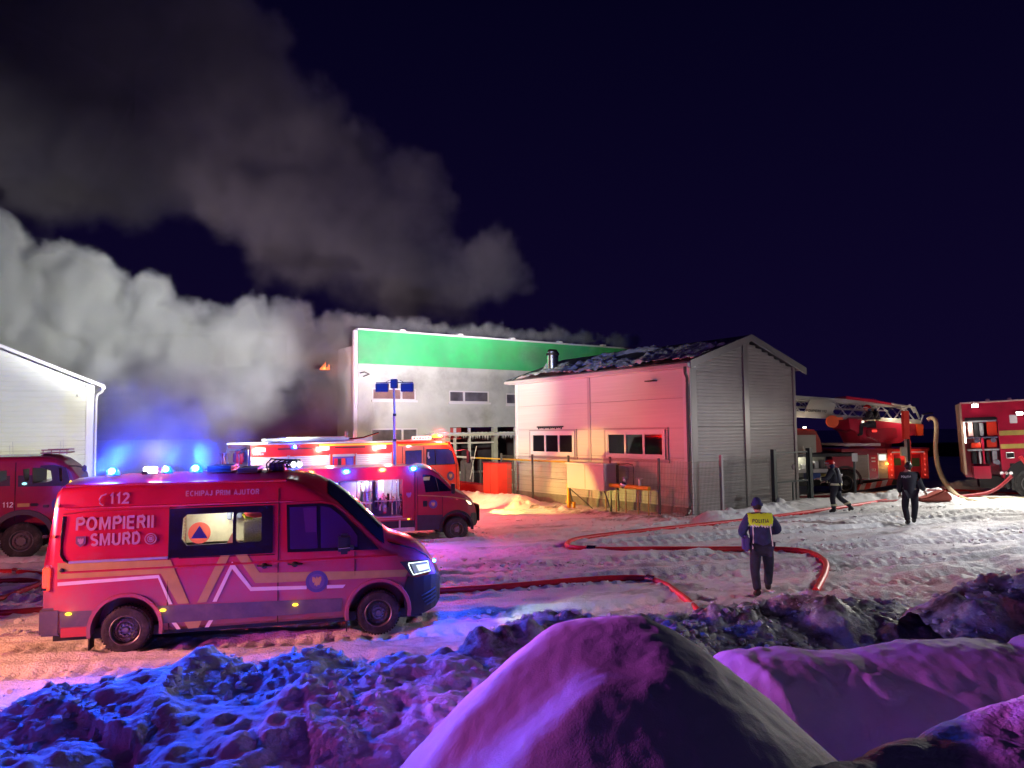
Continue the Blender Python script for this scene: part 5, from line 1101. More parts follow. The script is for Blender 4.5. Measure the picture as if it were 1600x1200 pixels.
M().tube(catmull([(.30, -.25, EL-.05), (.30, -.22, EL-.25), (.12, -.12, EL-.42), (.09, -.1, EL-.8)], 4)+[Vector((.09, -.1, .1))], .055, 8).build('downpipe', m_wtrim, sl, smooth=True)
bx('gutter', m_wtrim, sl, .26, .42, -.34, 12.3, EL-.16, EL-.02, .02); M().sph((-.6, -.05, 4.98), .06, 8, 6).build('wall_lamp', m_wtrim, sl)

# hall on fire: rendered wall, green band, windows with soot
hl_ = thing('fire_damaged_hall', 'tall grey hall with a bright green band along its top, sooty windows and smoke behind', 'hall', (-7.48, 36, 0), AZ)
m_ren = mat('sooty_render', (.50, .52, .46), .85, var=.08, vscale=1.2, bump=.2, bscale=6, dirt=(.27, .27, .23), dscale=.45, dlo=.50, dhi=.76)
m_grn = mat('green_render', (.06, .50, .16), .7, var=.12, vscale=.8, dirt=(.10, .34, .16), dscale=.5, dlo=.45, dhi=.8)
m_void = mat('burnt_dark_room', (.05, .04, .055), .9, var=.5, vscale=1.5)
HT = 8.12; GB = 6.48
holes = [(.75, 3.15, 4.72, 5.30), (5.12, 7.62, 4.66, 5.26), (8.75, 11.0, 4.58, 5.18), (.70, 3.25, .2, 3.30), (5.15, 7.9, .2, 3.33), (8.15, 11.2, .2, 3.33), (12.5, 15, 4.5, 5.1)]
wall = M().box(0, 19.6, 0, .25, -.3, GB).build('wall', m_ren, hl_)
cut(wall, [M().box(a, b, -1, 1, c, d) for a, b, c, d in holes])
bx('green_band', m_grn, hl_, 0, 19.6, -.04, .25, GB+.003, HT)
bx('parapet_cap', m_wtrim, hl_, -.04, 19.64, -.09, .3, HT, HT+.09)
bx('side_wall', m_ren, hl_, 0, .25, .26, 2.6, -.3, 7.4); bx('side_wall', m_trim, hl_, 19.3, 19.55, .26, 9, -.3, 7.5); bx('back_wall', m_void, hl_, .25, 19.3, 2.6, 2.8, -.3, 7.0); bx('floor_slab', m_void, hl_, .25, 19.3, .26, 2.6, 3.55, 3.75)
M().tube([(-.14, -.02, HT-.05), (-.14, -.02, 4.6), (-.1, -.02, 4.3)], .05, 8).build('downpipe', m_wtrim, hl_, smooth=True); bx('wall_edge_trim', m_wtrim, hl_, -.2, .0, .05, .2, .5, HT-.02)
M().tube([(.1, -.05, 6.02), (.2, -.3, 6.05), (.45, -.3, 5.95), (.25, -.05, 5.85)], .03, 6).build('wall_bracket', black, hl_)
m_red_ins = mat('reddish_window_board', (.22, .11, .10), .8, var=.3, vscale=2); m_haze = mat('sooty_glass', (.12, .11, .13), .4, var=.6, vscale=1.2)
def hwin(a, b, c, d, splits, m, sill=True):
    t = M(); e = .06
    for p in ((a, b, c, c+e), (a, b, d-e, d), (a, a+e, c+e, d-e), (b-e, b, c+e, d-e)): t.box(p[0], p[1], .02, .12, p[2], p[3])
    for s in splits: t.box(s-.05, s+.05, .02, .12, c+e, d-e)
    f = t.build('window_frame', m_wtrim, hl_); xs = [a]+list(splits)+[b]
    for x0, x1 in zip(xs[:-1], xs[1:]): bx('pane', m, f, x0+.06, x1-.06, .07, .08, c+e, d-e)
    if sill: bx('window_sill', m_wtrim, f, a-.06, b+.06, -.08, .02, c-.10, c)
hwin(*holes[0], (2.35,), m_red_ins); hwin(*holes[1], (6.05,), m_haze); hwin(*holes[2], (9.95,), m_haze); hwin(*holes[6], (13.7,), m_haze)
hwin(*holes[3], (2.4,), m_haze, False)
for a, b, ss, zr in ((5.15, 7.9, (5.45, 6.35), 2.5), (8.15, 11.2, (9.35, 10.4), 2.9)):
    t = M()
    for s in ss: t.box(s-.06, s+.06, -.02, .1, .2, 3.3)
    t.box(a, b, -.02, .1, zr-.04, zr+.04); t.box(a, b, -.02, .1, .9, 1.0); fr_ = t.build('shop_front_frame', m_wtrim, hl_)
    bx('parapet_panel', mat('low_panel', (.2, .19, .18), .8), fr_, a+.02, b-.02, .02, .06, .2, .88)
bx('red_corner_board', mat('faded_red_board', (.5, .08, .07), .6), hl_, 5.18, 5.9, .13, .18, 2.7, 3.3)
# icy awning rail in front of the ground floor
aw = M(); aw.box(3.6, 11.4, -.75, -.15, 2.88, 2.98); o = aw.build('icy_awning', mat('icy_metal', (.62, .62, .56), .35), hl_, bev=.02)
ic = M(); rg = random.Random(3)
for k in range(110):
    x = rg.uniform(3.7, 11.3); l = rg.uniform(.05, .28); ic.cyl((x, -.74, 2.89), (x, -.74, 2.89-l), .018, .002, 5, False)
ic.build('icicles', mat('ice', (.7, .72, .75), .15), o); bk_ = bank  # (keep name)
aw = M()
for k in range(60): x = 3.6+.13*k; aw.sph((x, -.45, 2.99), (.12, .28, .05+.04*math.sin(k*1.7)**2), 7, 4)
aw.build('awning_snow', m_bank, o, smooth=True)
for k in range(5): bx('parapet_fitting', m_wtrim, hl_, 2.2+3.4*k, 2.5+3.4*k, -.2, .1, HT+.09, HT+.17, .02)

# ------------------------------------------------------------------ site fence, gate, gas pipes, cabinets
def wfl(x, y, z): return sh.matrix_basis @ Vector((x, y, z))
bpy.context.view_layer.update()
m_wire = mat('fence_wire', (.16, .17, .15), .4, metal=.5); m_post = mat('fence_post', (.10, .11, .11), .4, metal=.3)
fn_ = thing('wire_fence', 'grey welded-wire fence with thin posts along the foot of the pink-lit shed wall', 'fence', (6.11, 25.5, .12), AZ)
def fpost(par, x, y, w_=.035, h=2.0, m_=None): return bx('post', m_ or m_post, par, x-w_, x+w_, y-w_, y+w_, -.4, h)
def fpanel(par, x0, y0, x1, y1, h=1.92):
    q = M(); L_ = math.hypot(x1-x0, y1-y0); n = int(L_/.065); dx, dy = (x1-x0)/n, (y1-y0)/n; r = .0035
    for k in range(1, n): q.box(x0+dx*k-r, x0+dx*k+r, y0+dy*k-r, y0+dy*k+r, .05, h)
    for z in np.arange(.1, h, .2): q.add([(x0, y0, z-r), (x1, y1, z-r), (x1, y1, z+r), (x0, y0, z+r)], [(0, 1, 2, 3)])
    return q.build('wire_panel', m_wire, par)
ys_ = [-.8, .73, 3.17, 5.58, 7.97, 10.3]
for a, b in zip(ys_[:-1], ys_[1:]): fpanel(fn_, -.85, a, -.85, b)
for y in ys_[1:]: fpost(fn_, -.85, y)
f2 = thing('wire_fence', 'grey wire fence panel with a thick post in front of the ribbed gable', 'fence', (6.11, 25.5, .12), AZ)
fpanel(f2, -.85, -.8, .55, -.8); fpanel(f2, .55, -.8, 3.1, -.8); fpost(f2, .55, -.8, .05, 2.1, mat('pale_post', (.35, .32, .33), .4)); fpost(f2, .61, -.76, .03, 2.1)
gt_ = thing('gate', 'dark metal gate frame with a small round plate, at the right end of the gable', 'gate', (6.11, 25.5, .12), AZ)
m_gate = mat('gate_green_steel', (.035, .05, .05), .4, metal=.2)
for x, w_ in ((3.42, .07), (5.60, .085)): bx('gate_post', m_gate, gt_, x-w_, x+w_, -.8-w_, -.8+w_, -.3, 2.22)
m = M(); m.box(3.52, 5.5, -.83, -.77, 2.06, 2.12); m.box(3.52, 5.5, -.83, -.77, 1.0, 1.06); m.box(3.52, 5.5, -.83, -.77, .02, .08); m.box(3.52, 3.58, -.83, -.77, .08, 2.06); m.box(5.44, 5.5, -.83, -.77, .08, 2.06); m.box(4.50, 4.55, -.82, -.78, .08, 1.0); m.build('gate_frame', m_gate, gt_)
q = M()
for k in range(30): q.box(3.6+.062*k, 3.605+.062*k, -.802, -.798, .1, 2.05)
q.build('wire_panel', m_wire, gt_)
M().lathe([(0, .001), (0, .10), (.02, .10), (.02, .05), (.03, .04), (.03, .001)], (4.55, -.85, 1.55), 16).build('gate_sign', mat('gate_sign_dark', (.06, .02, .05), .4), gt_)
m_gas = mat('gas_yellow', (.72, .40, .02), .4, var=.1)
gp = thing('gas_pipe', 'long thin yellow gas pipe running level along the shed wall above the fence', 'pipe', (6.11, 25.5, .12), AZ)
M().tube([(-.55, y, 1.72) for y in (3.0, 5, 7, 9, 11, 13, 15.5)], .035, 8).build('level_pipe', m_gas, gp, smooth=True)
for y in (3.1, 9.8, 12.5, 15.2): bx('pipe_support', m_post, gp, -.58, -.52, y-.03, y+.03, -.3, 1.70)
M().tube(catmull([(-.55, 3.0, 1.72), (-.55, 2.3, 1.72), (-.55, 2.28, 1.3), (-.55, 2.28, .95)], 3), .022, 6).build('drop_pipe', m_post, gp)
ga = thing('gas_riser', 'short thick yellow gas riser with a cap left of the grey cabinet', 'pipe', tuple(wfl(-1.25, 5.1, -.05)), AZ)
M().tube([(0, 0, -.2), (0, 0, .95), (.02, -.05, 1.08), (.1, -.1, 1.12)], .085, 12).build('riser', m_gas, ga, smooth=True); M().cyl((0, 0, .25), (0, 0, .31), .13, n=14).build('flange', m_gas, ga); M().cyl((.0, -.3, -.2), (.0, -.3, .3), .06, n=10).build('stub_pipe', m_gas, ga)
gm = thing('gas_manifold', 'yellow gas pipe manifold with valves and thin legs, right of the grey cabinet', 'pipe', tuple(wfl(-1.2, 2.2, 0)), AZ)
M().tube([(0, -1.35, .98), (0, .95, 1.0)], .075, 12).build('manifold_pipe', m_gas, gm, smooth=True)
for y in (-1.3, -.8, -.2, .3, .85): M().tube([(0, y, .97), (0, y, -.2)], .022, 6).build('leg', mat('yellowish_leg', (.5, .35, .1), .5), gm)
M().sph((0, -.1, 1.05), (.14, .2, .13), 12, 8).build('valve_body', chrome, gm, smooth=True)
for y in (-.15, -.9): M().cyl((0, y, 1.0), (0, y, 1.30), .05, n=10).build('valve_stem', alu, gm); M().lathe([(0, .10), (.03, .12), (.05, .09)], (0, y, 1.28), 14, 'z').build('valve_wheel', mat('grey_valve', (.4, .36, .38), .4), gm)
gc = thing('grey_cabinet', 'pale grey utility box on thin angled legs against the wire fence', 'cabinet', tuple(wfl(-1.05, 3.35, 0)), AZ)
bx('cabinet_body', mat('cabinet_grey', (.52, .48, .5), .45), gc, -.45, .15, -.55, 1.55, .80, 1.72, .02); bx('cabinet_lid', m_wtrim, gc, -.50, .2, -.6, 1.6, 1.72, 1.77, .01)
bx('cabinet_seam', m_post, gc, -.455, -.449, .48, .50, .83, 1.70)
for y in (-.5, 1.5): M().tube([(-.4, y, .8), (-.1, y-.1 if y < 0 else y, -.1)], .025, 6).build('leg', m_post, gc)
M().tube([(-.4, 1.5, .8), (.0, .6, .05)], .02, 5).build('leg_brace', m_post, gc)
rb = thing('red_hydrant_cabinet', 'tall bright red cabinet at the left foot of the shed beside a low red bin', 'cabinet', tuple(wfl(-.9, 10.6, -.05)), AZ)
bx('cabinet_body', mat('cabinet_red', (.72, .045, .03), .4, var=.08), rb, -.45, .3, -.75, .45, 0, 1.62, .02); bx('cabinet_vent', black, rb, -.456, -.449, -.4, .2, .12, .24)
bx('cabinet_lid', dred, rb, -.48, .33, -.78, .48, 1.62, 1.66, .01); bx('cabinet_door_seam', m_seam if 'm_seam' in globals() else m_post, rb, -.455, -.449, -.16, -.14, .3, 1.58)
rl = thing('red_sand_bin', 'low dark red bin with a sloping lid standing in the snow near the engine cab', 'bin', tuple(wfl(-1.4, 12.4, -.1)), AZ)
M().prism([(-1.0, 0), (.9, 0), (.9, .55), (-1.0, .85)], -.4, .4).build('bin_body', mat('bin_red', (.45, .04, .035), .45), rl, bev=.03); M().prism([(-1.04, .86), (.94, .56), (.94, .61), (-1.04, .91)], -.43, .43).build('bin_lid', dred, rl)
fr2 = thing('temporary_railing', 'icy metal railing and frames in front of the ground-floor shop windows', 'railing', tuple(wfl(-1.0, 13.5, 0)), AZ)
q = M(); rg = random.Random(9)
for k in range(7):
    y = -1+.75*k; fr = M().tube([(0, y, -.1), (.05, y, 1.3), (.1, y+.25, 1.75)], .028, 6).build('rail_post', m_post if k % 2 else alu, fr2, smooth=True)
M().tube([(0, -1.2, 1.75), (0, 4.2, 1.80)], .05, 8).build('top_rail', mat('icy_metal', (0, 0, 0)), fr2, smooth=True)
M().tube([(.0, 1.2, 2.1), (.0, 4.6, 2.05)], .05, 8).build('top_rail', mat('icy_metal', (0, 0, 0)), fr2, smooth=True)
M().tube([(.3, -.3, .7), (.3, -.9, 2.3)], .02, 6).build('leaning_pole', mat('icy_metal', (0, 0, 0)), fr2)
bx('trolley', greyb, fr2, .1, .5, -.2, .3, .2, 1.6, .05) if 'greyb' in globals() else None
# low snow heaps round the fence
def heap(label, pts, r, h, seed, mt=m_dirty):
    xs = [p[0] for p in pts]; ys = [p[1] for p in pts]; x = np.arange(min(xs)-r, max(xs)+r, .05); y = np.arange(min(ys)-r, max(ys)+r, .05); X, Y = np.meshgrid(x, y)
    Z, d, zc = crest_field(X, Y, [(a, b, h) for a, b in pts], r*.6, r*.6, 2)
    k = np.clip(Z/h, 0, 1); Z = Z + k*(.25*h*fbm(X*2, Y*2, seed)*2+.08*np.abs(fbm(X*6, Y*6, seed+1)))
    Z = clumps(X, Y, Z, 110, (x[0], x[-1], y[0], y[-1]), .06, .28, .5, seed, k); keep = Z > .06
    o = link('snow_heap', grid_mesh(X, Y, Z+gz(X)-.06, keep), mt); o['kind'] = 'structure'; o['label'] = label
W2d = lambda x, y: (wfl(x, y, 0).x, wfl(x, y, 0).y)
heap('snow heap by the red cabinet and engine front, lit yellow', [W2d(-3.0, 12.5), W2d(-2.2, 10.0), W2d(-1.8, 7.6)], 1.5, .5, 71, m_bank)
heap('low trodden snow strip along the wire fence', [W2d(-1.8, 7.5), W2d(-1.6, 3), W2d(-1.6, -.3)], .8, .16, 72)
heap('lumpy snow heap at the foot of the ribbed gable', [W2d(-.6, -1.4), W2d(1.2, -1.6), W2d(2.6, -1.6)], 1.0, .34, 73, m_bank)
heap('snow shoulder in front of the ladder truck wheels', [(8.8, 26.4), (11, 27.6), (14.5, 28.6)], 1.1, .25, 74, m_bank)
heap('snow heap in front of the ladder truck body', [(14.3, 28.0), (15.6, 27.6)], 1.1, .4, 75, m_bank)
heap('snow heap between the ladder truck and the right-hand truck', [(18.6, 31.5), (20.5, 32)], 1.2, .3, 76, m_bank)
far = M(); far.box(14, 60, 60, 64, -1, 2.0); o = bx('distant_dark_bank', mat('dark_earth_bank', (.02, .018, .02), .9, bump=.4, bscale=1), None, 16, 90, 62, 66, -1, 1.6, 0); o['kind'] = 'structure'

# ================================================================== hoses
m_hose = mat('red_hose', (.62, .02, .03), .42, var=.15, vscale=8); m_hosed = mat('dark_red_hose', (.30, .015, .025), .45, var=.15, vscale=8); m_hosep = mat('pale_hose', (.62, .50, .33), .5, var=.1, vscale=5)
def hose(label, P, r=.055, m=m_hose, grd=True, k=8, cpl=()):
    pts = catmull([Vector((p[0], p[1], (gzf(p[0])+r*.55 if len(p) < 3 else p[2]))) for p in P], k)
    if grd: pts = [Vector((p.x, p.y, p.z)) for p in pts]
    o = M().tube(pts, r, 10).build('fire_hose', m, None, smooth=True); prop(o, label, 'hose', 'fire hoses lying over the yard')
    for i in cpl:
        a = pts[i]; d = (pts[i+1]-pts[i-1]).normalized(); M().cyl(a-d*.12, a+d*.12, r*1.45, n=14).build('coupling', chrome, o, smooth=True)
    return o
H1 = [on(u, v, .03).xy for u, v in ((600, 928), (692, 923), (780, 919), (860, 914), (940, 910), (1008, 911), (1040, 922), (1060, 936), (1078, 951), (1100, 975))]
hose('bright red hose from behind the nearest van, curving down to the snow bank', [tuple(p) for p in H1], .062, cpl=(42,))
H2 = [on(u, v, .06).xy for u, v in ((1275, 935), (1290, 905), (1288, 888), (1262, 874), (1210, 868), (1100, 865), (1010, 863), (950, 862), (905, 859), (886, 854), (900, 845), (960, 838), (1060, 830), (1170, 821), (1300, 807), (1400, 794), (1480, 783))]
P2 = [tuple(p) for p in H2]+[(19.3, 27.7, .55), (19.1, 27.35, 1.2), (18.7, 27.5, 1.95)]
hose('long red hose looping past the policeman and back to the tanker truck', P2, .065, cpl=(60,))
hose('dark red hose crossing the snow to the tanker pump', [(13.0, 27.2), (15.0, 27.5), (17.0, 27.6, .55), (17.8, 27.6, .75), (18.3, 27.4, 1.25)], .06, m_hosed)
hose('pale hose hanging from the heel of the ladder to the ground', [tuple(at(*q)) for q in ((1449, 656, 31.3), (1456, 653, 31.2), (1463, 662, 31), (1462, 700, 30.6), (1466, 730, 30), (1478, 756, 29.3), (1500, 777, 27.6), (1540, 787, 26.4), (1600, 797, 25.3), (1700, 806, 24.8))], .085, m_hosep, k=10)
hose('pale flat hose lying on the snow at the right edge', [(16.6, 28.3), (18.2, 26.8), (20.5, 26.4), (26, 27)], .05, mat('pale_hose', (0, 0, 0)))
for k, (lab, P, m_) in enumerate((('red hose with a metal coupling left of the nearest van', [(-120, 893), (10, 892), (30, 893), (70, 898), (140, 910)], m_hose), ('dull red hose, second from the top left of the nearest van', [(-120, 915), (0, 908), (40, 907), (62, 912), (40, 922), (-10, 938), (-120, 950)], m_hosed), ('dark red hose lying lowest at the left edge by the van bumper', [(-120, 962), (0, 960), (70, 955), (180, 950)], m_hosed))):
    hose(lab, [tuple(on(u, v, -.03).xy) for u, v in P], .055, m_, cpl=(12,) if k == 0 else ())
hose('hose lying under the ladder truck', [(8.6, 30.2), (11, 30.0), (13.0, 29.7), (16.5, 29.0)], .06, m_hosed)

# ================================================================== people
def skinned(name, V, E, Rr, root, m, parent, sub_=2):
    bm = bmesh.new(); sk = bm.verts.layers.skin.verify(); vs = []
    for i, p in enumerate(V):
        v = bm.verts.new(p); r = Rr[i]; v[sk].radius = r if isinstance(r, tuple) else (r, r); v[sk].use_root = (i == root); vs.append(v)
    for a, b in E: bm.edges.new((vs[a], vs[b]))
    me = bpy.data.meshes.new(name); bm.to_mesh(me); bm.free()
    o = bpy.data.objects.new(name, me); C.objects.link(o)
    s = o.modifiers.new('s', 'SKIN'); s.use_smooth_shade = True; ss = o.modifiers.new('u', 'SUBSURF'); ss.levels = sub_; ss.render_levels = sub_
    bpy.context.view_layer.update()
    r = baked(o, name, m, parent); r.data.shade_smooth(); return r
def lerp(a, b, t): return tuple(a[i]+(b[i]-a[i])*t for i in range(3))
def person(label, loc, rz, J, cl, scale=1., cat='person'):
    """J: joints in local metres (x right, y forward, z up)"""
    t = thing('person', label, cat, loc, rz); t.scale = (scale,)*3
    names = ['pel', 'wai', 'che', 'nec', 'hed', 'top']; V = []; Rr = []; E = []; ix = {}
    def av(n, p, r): ix[n] = len(V); V.append(p); Rr.append(r); return ix[n]
    rd = dict(pel=.13, wai=.12, che=.15, nec=.055, hed=.085, top=.07)
    for n in names: av(n, J[n], rd[n])
    for a, b in zip(names[:-1], names[1:]): E.append((ix[a], ix[b]))
    for s in 'lr':
        for n, r in (('sh', .065), ('el', .045), ('wr', .032), ('hip', .09), ('kn', .062), ('an', .045), ('toe', .035)): av(n+s, J[n+s], r)
        E += [(ix['che'], ix['sh'+s]), (ix['sh'+s], ix['el'+s]), (ix['el'+s], ix['wr'+s]), (ix['pel'], ix['hip'+s]), (ix['hip'+s], ix['kn'+s]), (ix['kn'+s], ix['an'+s]), (ix['an'+s], ix['toe'+s])]
        # hand: palm and five separate, bent fingers
        w_, e_ = Vector(J['wr'+s]), Vector(J['el'+s]); d = (w_-e_).normalized(); sd = d.cross(Vector((0, 0, 1))).normalized(); up = sd.cross(d)
        pm = av('pa'+s, tuple(w_+d*.07), (.036, .022)); E.append((ix['wr'+s], pm))
        for k in range(4):
            b0 = w_+d*.09+sd*(.024*(k-1.5)); L_ = (.07, .082, .077, .058)[k]
            i0 = av('f%d%s' % (k, s), tuple(b0), .010); i1 = av('g%d%s' % (k, s), tuple(b0+d*L_*.5-up*.012), .0085); i2 = av('h%d%s' % (k, s), tuple(b0+d*L_*.8-up*.045), .007)
            E += [(pm, i0), (i0, i1), (i1, i2)]
        sg_ = -1 if s == 'r' else 1; b0 = w_+d*.045+sd*sg_*.034
        i0 = av('t0'+s, tuple(b0), .011); i1 = av('t1'+s, tuple(b0+d*.035+sd*sg_*.022-up*.012), .009); E += [(pm, i0), (i0, i1)]
    skinned('body', V, E, Rr, 0, skin, t, 1)
    # head with face
    h = Vector(J['hed']); tp = Vector(J['top']); ax = (tp-h).normalized(); fw = Vector(cl.get('face', (0, 1, 0))).normalized(); rt_ = fw.cross(ax).normalized()
    M().sph((0, 0, 0), (.078, .10, .122), 18, 14).build('head', skin, t, smooth=True, loc=None).matrix_local = Matrix((( *rt_, 0), (*fw, 0), (*ax, 0), (0, 0, 0, 1))).transposed() @ Matrix.Identity(4) if False else Matrix.Identity(4)
    hd = t.children[-1]; mt_ = Matrix((rt_, fw, ax)).transposed().to_4x4(); mt_.translation = h+ax*.03; hd.matrix_local = mt_
    f = M(); f.sph((0, .10, -.01), (.013, .022, .026), 8, 6); f.build('nose', skin, hd, smooth=True)
    for s in (-1, 1):
        M().sph((s*.03, .088, .018), (.013, .01, .009), 8, 6).build('eye', mat('eye_white', (.6, .6, .6), .3), hd, smooth=True); M().sph((s*.08, -.0, .0), (.012, .022, .032), 8, 6).build('ear', skin, hd, smooth=True)
    M().box(-.024, .024, .092, .099, -.06, -.052).build('mouth', mat('lips', (.35, .13, .11), .5), hd)
    hm = cl['hat']
    if hm[0] == 'beanie':
        M().sph((0, -.006, .02), (.090, .112, .125), 20, 12, half=True).build('beanie', hm[1], hd, smooth=True); M().lathe([(-.03, .098), (-.035, .104), (.015, .106), (.02, .098)], (0, -.006, .02), 20, 'z').build('beanie_cuff', hm[1], hd, smooth=True)
        M().sph((0, -.03, -.01), (.083, .085, .09), 14, 10).build('hair', mat('dark_hair', (.02, .015, .012), .8), hd, smooth=True)
    else:
        M().sph((0, -.01, .03), (.125, .15, .13), 22, 12, half=True).build('helmet', hm[1], hd, smooth=True); M().lathe([(0, .125), (-.008, .165), (.006, .168), (.02, .13)], (0, -.02, .02), 22, 'z').build('helmet_brim', hm[1], hd, smooth=True)
        M().tube([(0, -.15, .06), (0, -.1, .13), (0, 0, .17), (0, .12, .11)], .016, 6).build('helmet_crest', hm[1], hd, smooth=True)
        M().tube([(-.12, .0, .05), (-.09, .11, .06), (0, .145, .065), (.09, .11, .06), (.12, 0, .05)], .014, 6).build('helmet_band', refl, hd, smooth=True)
        M().sph((0, -.06, -.06), (.10, .09, .09), 14, 8).build('neck_guard', navy, hd, smooth=True)
    # jacket
    V = [J['pel'], lerp(J['pel'], J['wai'], .5), J['wai'], J['che'], lerp(J['che'], J['nec'], .75), J['nec']]; g = cl.get('girth', 1.)
    Rr = [(.205*g, .15*g), (.20*g, .15*g), (.195*g, .15*g), (.205*g, .15*g), (.12*g, .10*g), .075]; E = [(i, i+1) for i in range(5)]
    V[0] = tuple(Vector(J['pel'])-Vector((0, 0, cl.get('hem', .06))))
    for s in 'lr':
        b = len(V); V += [J['sh'+s], lerp(J['sh'+s], J['el'+s], .5), J['el'+s], lerp(J['el'+s], J['wr'+s], .5), lerp(J['el'+s], J['wr'+s], .95)]
        Rr += [.105*g, .095*g, .082*g, .072*g, .058*g]; E += [(3, b), (b, b+1), (b+1, b+2), (b+2, b+3), (b+3, b+4)]
    jk = skinned('jacket', V, E, Rr, 3, cl['jacket'], t)
    V = [J['pel']]; Rr = [(.175*g, .135*g)]; E = []
    for s in 'lr':
        b = len(V); V += [J['hip'+s], lerp(J['hip'+s], J['kn'+s], .5), J['kn'+s], lerp(J['kn'+s], J['an'+s], .5), lerp(J['kn'+s], J['an'+s], .93)]
        Rr += [.118*g, .108*g, .088*g, .080*g, .074*g]; E += [(0, b), (b, b+1), (b+1, b+2), (b+2, b+3), (b+3, b+4)]
    skinned('trousers', V, E, Rr, 0, cl['trousers'], t)
    for s in 'lr':
        a, to = Vector(J['an'+s]), Vector(J['toe'+s]); bh = a+(a-to)*.32; bh.z = min(a.z, to.z+.03)
        skinned('boot', [tuple(Vector(lerp(J['kn'+s], J['an'+s], .8))), tuple(a), tuple(lerp(a, to, .55)), tuple(to), tuple(bh)], [(0, 1), (1, 2), (2, 3), (1, 4)], [.066, .062, .052, .042, .048], 1, shoe, t)
    return t, jk
# bands wrapped on the body are small closed rings
def band(t, m, c, d, rx, ry, hgt=.035, name='reflective_band', n=20):
    q = M(); d = Vector(d).normalized(); a = Vector((1, 0, 0)); a = (a-d*a.dot(d)).normalized(); b = d.cross(a); V = []; F = []
    for j, (o_, k_) in enumerate(((-hgt, 1.), (-hgt, 1.05), (hgt, 1.05), (hgt, 1.))):
        for i in range(n): th_ = 2*math.pi*i/n; V.append(tuple(Vector(c)+d*o_+a*math.cos(th_)*rx*k_+b*math.sin(th_)*ry*k_))
    for j in range(4):
        for i in range(n): F.append((j*n+i, j*n+(i+1) % n, ((j+1) % 4)*n+(i+1) % n, ((j+1) % 4)*n+i))
    return q.add(V, F).build(name, m, t, smooth=True)
# policeman in the yellow-yoked jacket, seen from behind, walking away
p = on(1192, 933, .12)
J = dict(pel=(0, 0, .90), wai=(0, .03, 1.05), che=(0, .08, 1.27), nec=(-.01, .13, 1.47), hed=(-.015, .17, 1.57), top=(-.015, .20, 1.70),
         shl=(-.19, .08, 1.38), ell=(-.33, .05, 1.12), wrl=(-.20, .25, 1.0), shr=(.19, .10, 1.38), elr=(.35, .12, 1.15), wrr=(.20, .34, 1.10),
         hipl=(-.09, 0, .86), knl=(-.12, .02, .46), anl=(-.11, -.12, .09), toel=(-.13, .04, .04), hipr=(.11, .02, .86), knr=(.16, .18, .48), anr=(.17, .34, .12), toer=(.21, .50, .05))
pol, jk = person('policeman walking away in a navy jacket with a neon yellow yoke and navy beanie', (p.x, p.y, gzf(p.x)+.0), R(-6), J, dict(jacket=navy, trousers=jeans, hat=('beanie', mat('blue_beanie', (.015, .02, .12), .85, bump=.3, bscale=60)), girth=1.02, hem=.10))
def shell_patch(jk, name, m, par, sel, off=.006):           # panel of cloth lying on the jacket, following its surface
    me = jk.data; bm = bmesh.new(); bm.from_mesh(me)
    bmesh.ops.subdivide_edges(bm, edges=bm.edges[:], cuts=1, use_grid_fill=True)
    bm.normal_update(); rm = [f for f in bm.faces if not sel(f.calc_center_median())]
    bmesh.ops.delete(bm, geom=rm, context='FACES'); 
    for v in bm.verts: v.co += v.normal*off
    m2 = bpy.data.meshes.new(name); bm.to_mesh(m2); bm.free(); m2.shade_smooth(); m2.materials.clear(); return link(name, m2, m, par)
shell_patch(jk, 'neon_yoke', neon, jk, lambda c: c.z > 1.265 and c.z < 1.46 and abs(c.x) < .215, .008)
shell_patch(jk, 'reflective_edge', refl, jk, lambda c: 1.245 < c.z <= 1.268 and abs(c.x) < .22, .008)
gtext('POLITIA', .062, mat('dark_print', (.03, .05, .05), .5), jk, (-.16, -.118, 1.32), (R(96), 0, 0), .2, .92)
for s in (-1, 1):
    M().tube([(s*.15, -.075 if s < 0 else -.07, 1.25), (s*.155, -.115, 1.12), (s*.165, -.142, 1.0), (s*.175, -.13, .86)], .011, 6).build('reflective_piping', refl, jk, smooth=True)
M().box(-.33, -.20, -.10, .10, .80, 1.08).build('hip_bag', mat('bag_painted_violet_lit', (.06, .04, .22), .7), jk, bev=.04)  # purple-blue light on the bag put into its colour
# second policeman, dark uniform
p = on(1424, 814, .42)
J = dict(pel=(0, 0, .94), wai=(-.02, .0, 1.08), che=(-.05, .02, 1.32), nec=(-.03, .04, 1.52), hed=(-.01, .05, 1.60), top=(0, .06, 1.76),
         shl=(-.21, .02, 1.40), ell=(-.26, .0, 1.12), wrl=(-.24, .1, .88), shr=(.15, .04, 1.40), elr=(.28, .08, 1.14), wrr=(.42, .22, .94),
         hipl=(-.10, 0, .90), knl=(-.13, .08, .50), anl=(-.10, -.08, .10), toel=(-.11, .10, .05), hipr=(.10, .0, .90), knr=(.12, .04, .52), anr=(.12, .22, .12), toer=(.15, .38, .06))
po2, jk2 = person('policeman in plain dark uniform walking away beside the tanker truck, holding a baton', (p.x, p.y, gzf(p.x)), R(-14), J, dict(jacket=mat('black_navy_cloth', (.008, .009, .02), .85, bump=.3), trousers=mat('black_navy_cloth', (0, 0, 0)), hat=('beanie', black), hem=.2, girth=1.05), 1.02)
gtext('POLITIA', .06, refl, jk2, (-.24, -.145, 1.33), (R(94), 0, 0), .2, .85)
rbn = M(); rbn.box(.30, .44, .14, .2, .98, 1.05); rbn.box(.50, .72, .20, .26, .94, .99); rbn.build('striped_tape', mat('red_white_tape', (.7, .3, .28), .5), po2)
M().cyl((.44, .24, .92), (.70, .30, .96), .018, n=8).build('baton', refl, po2)
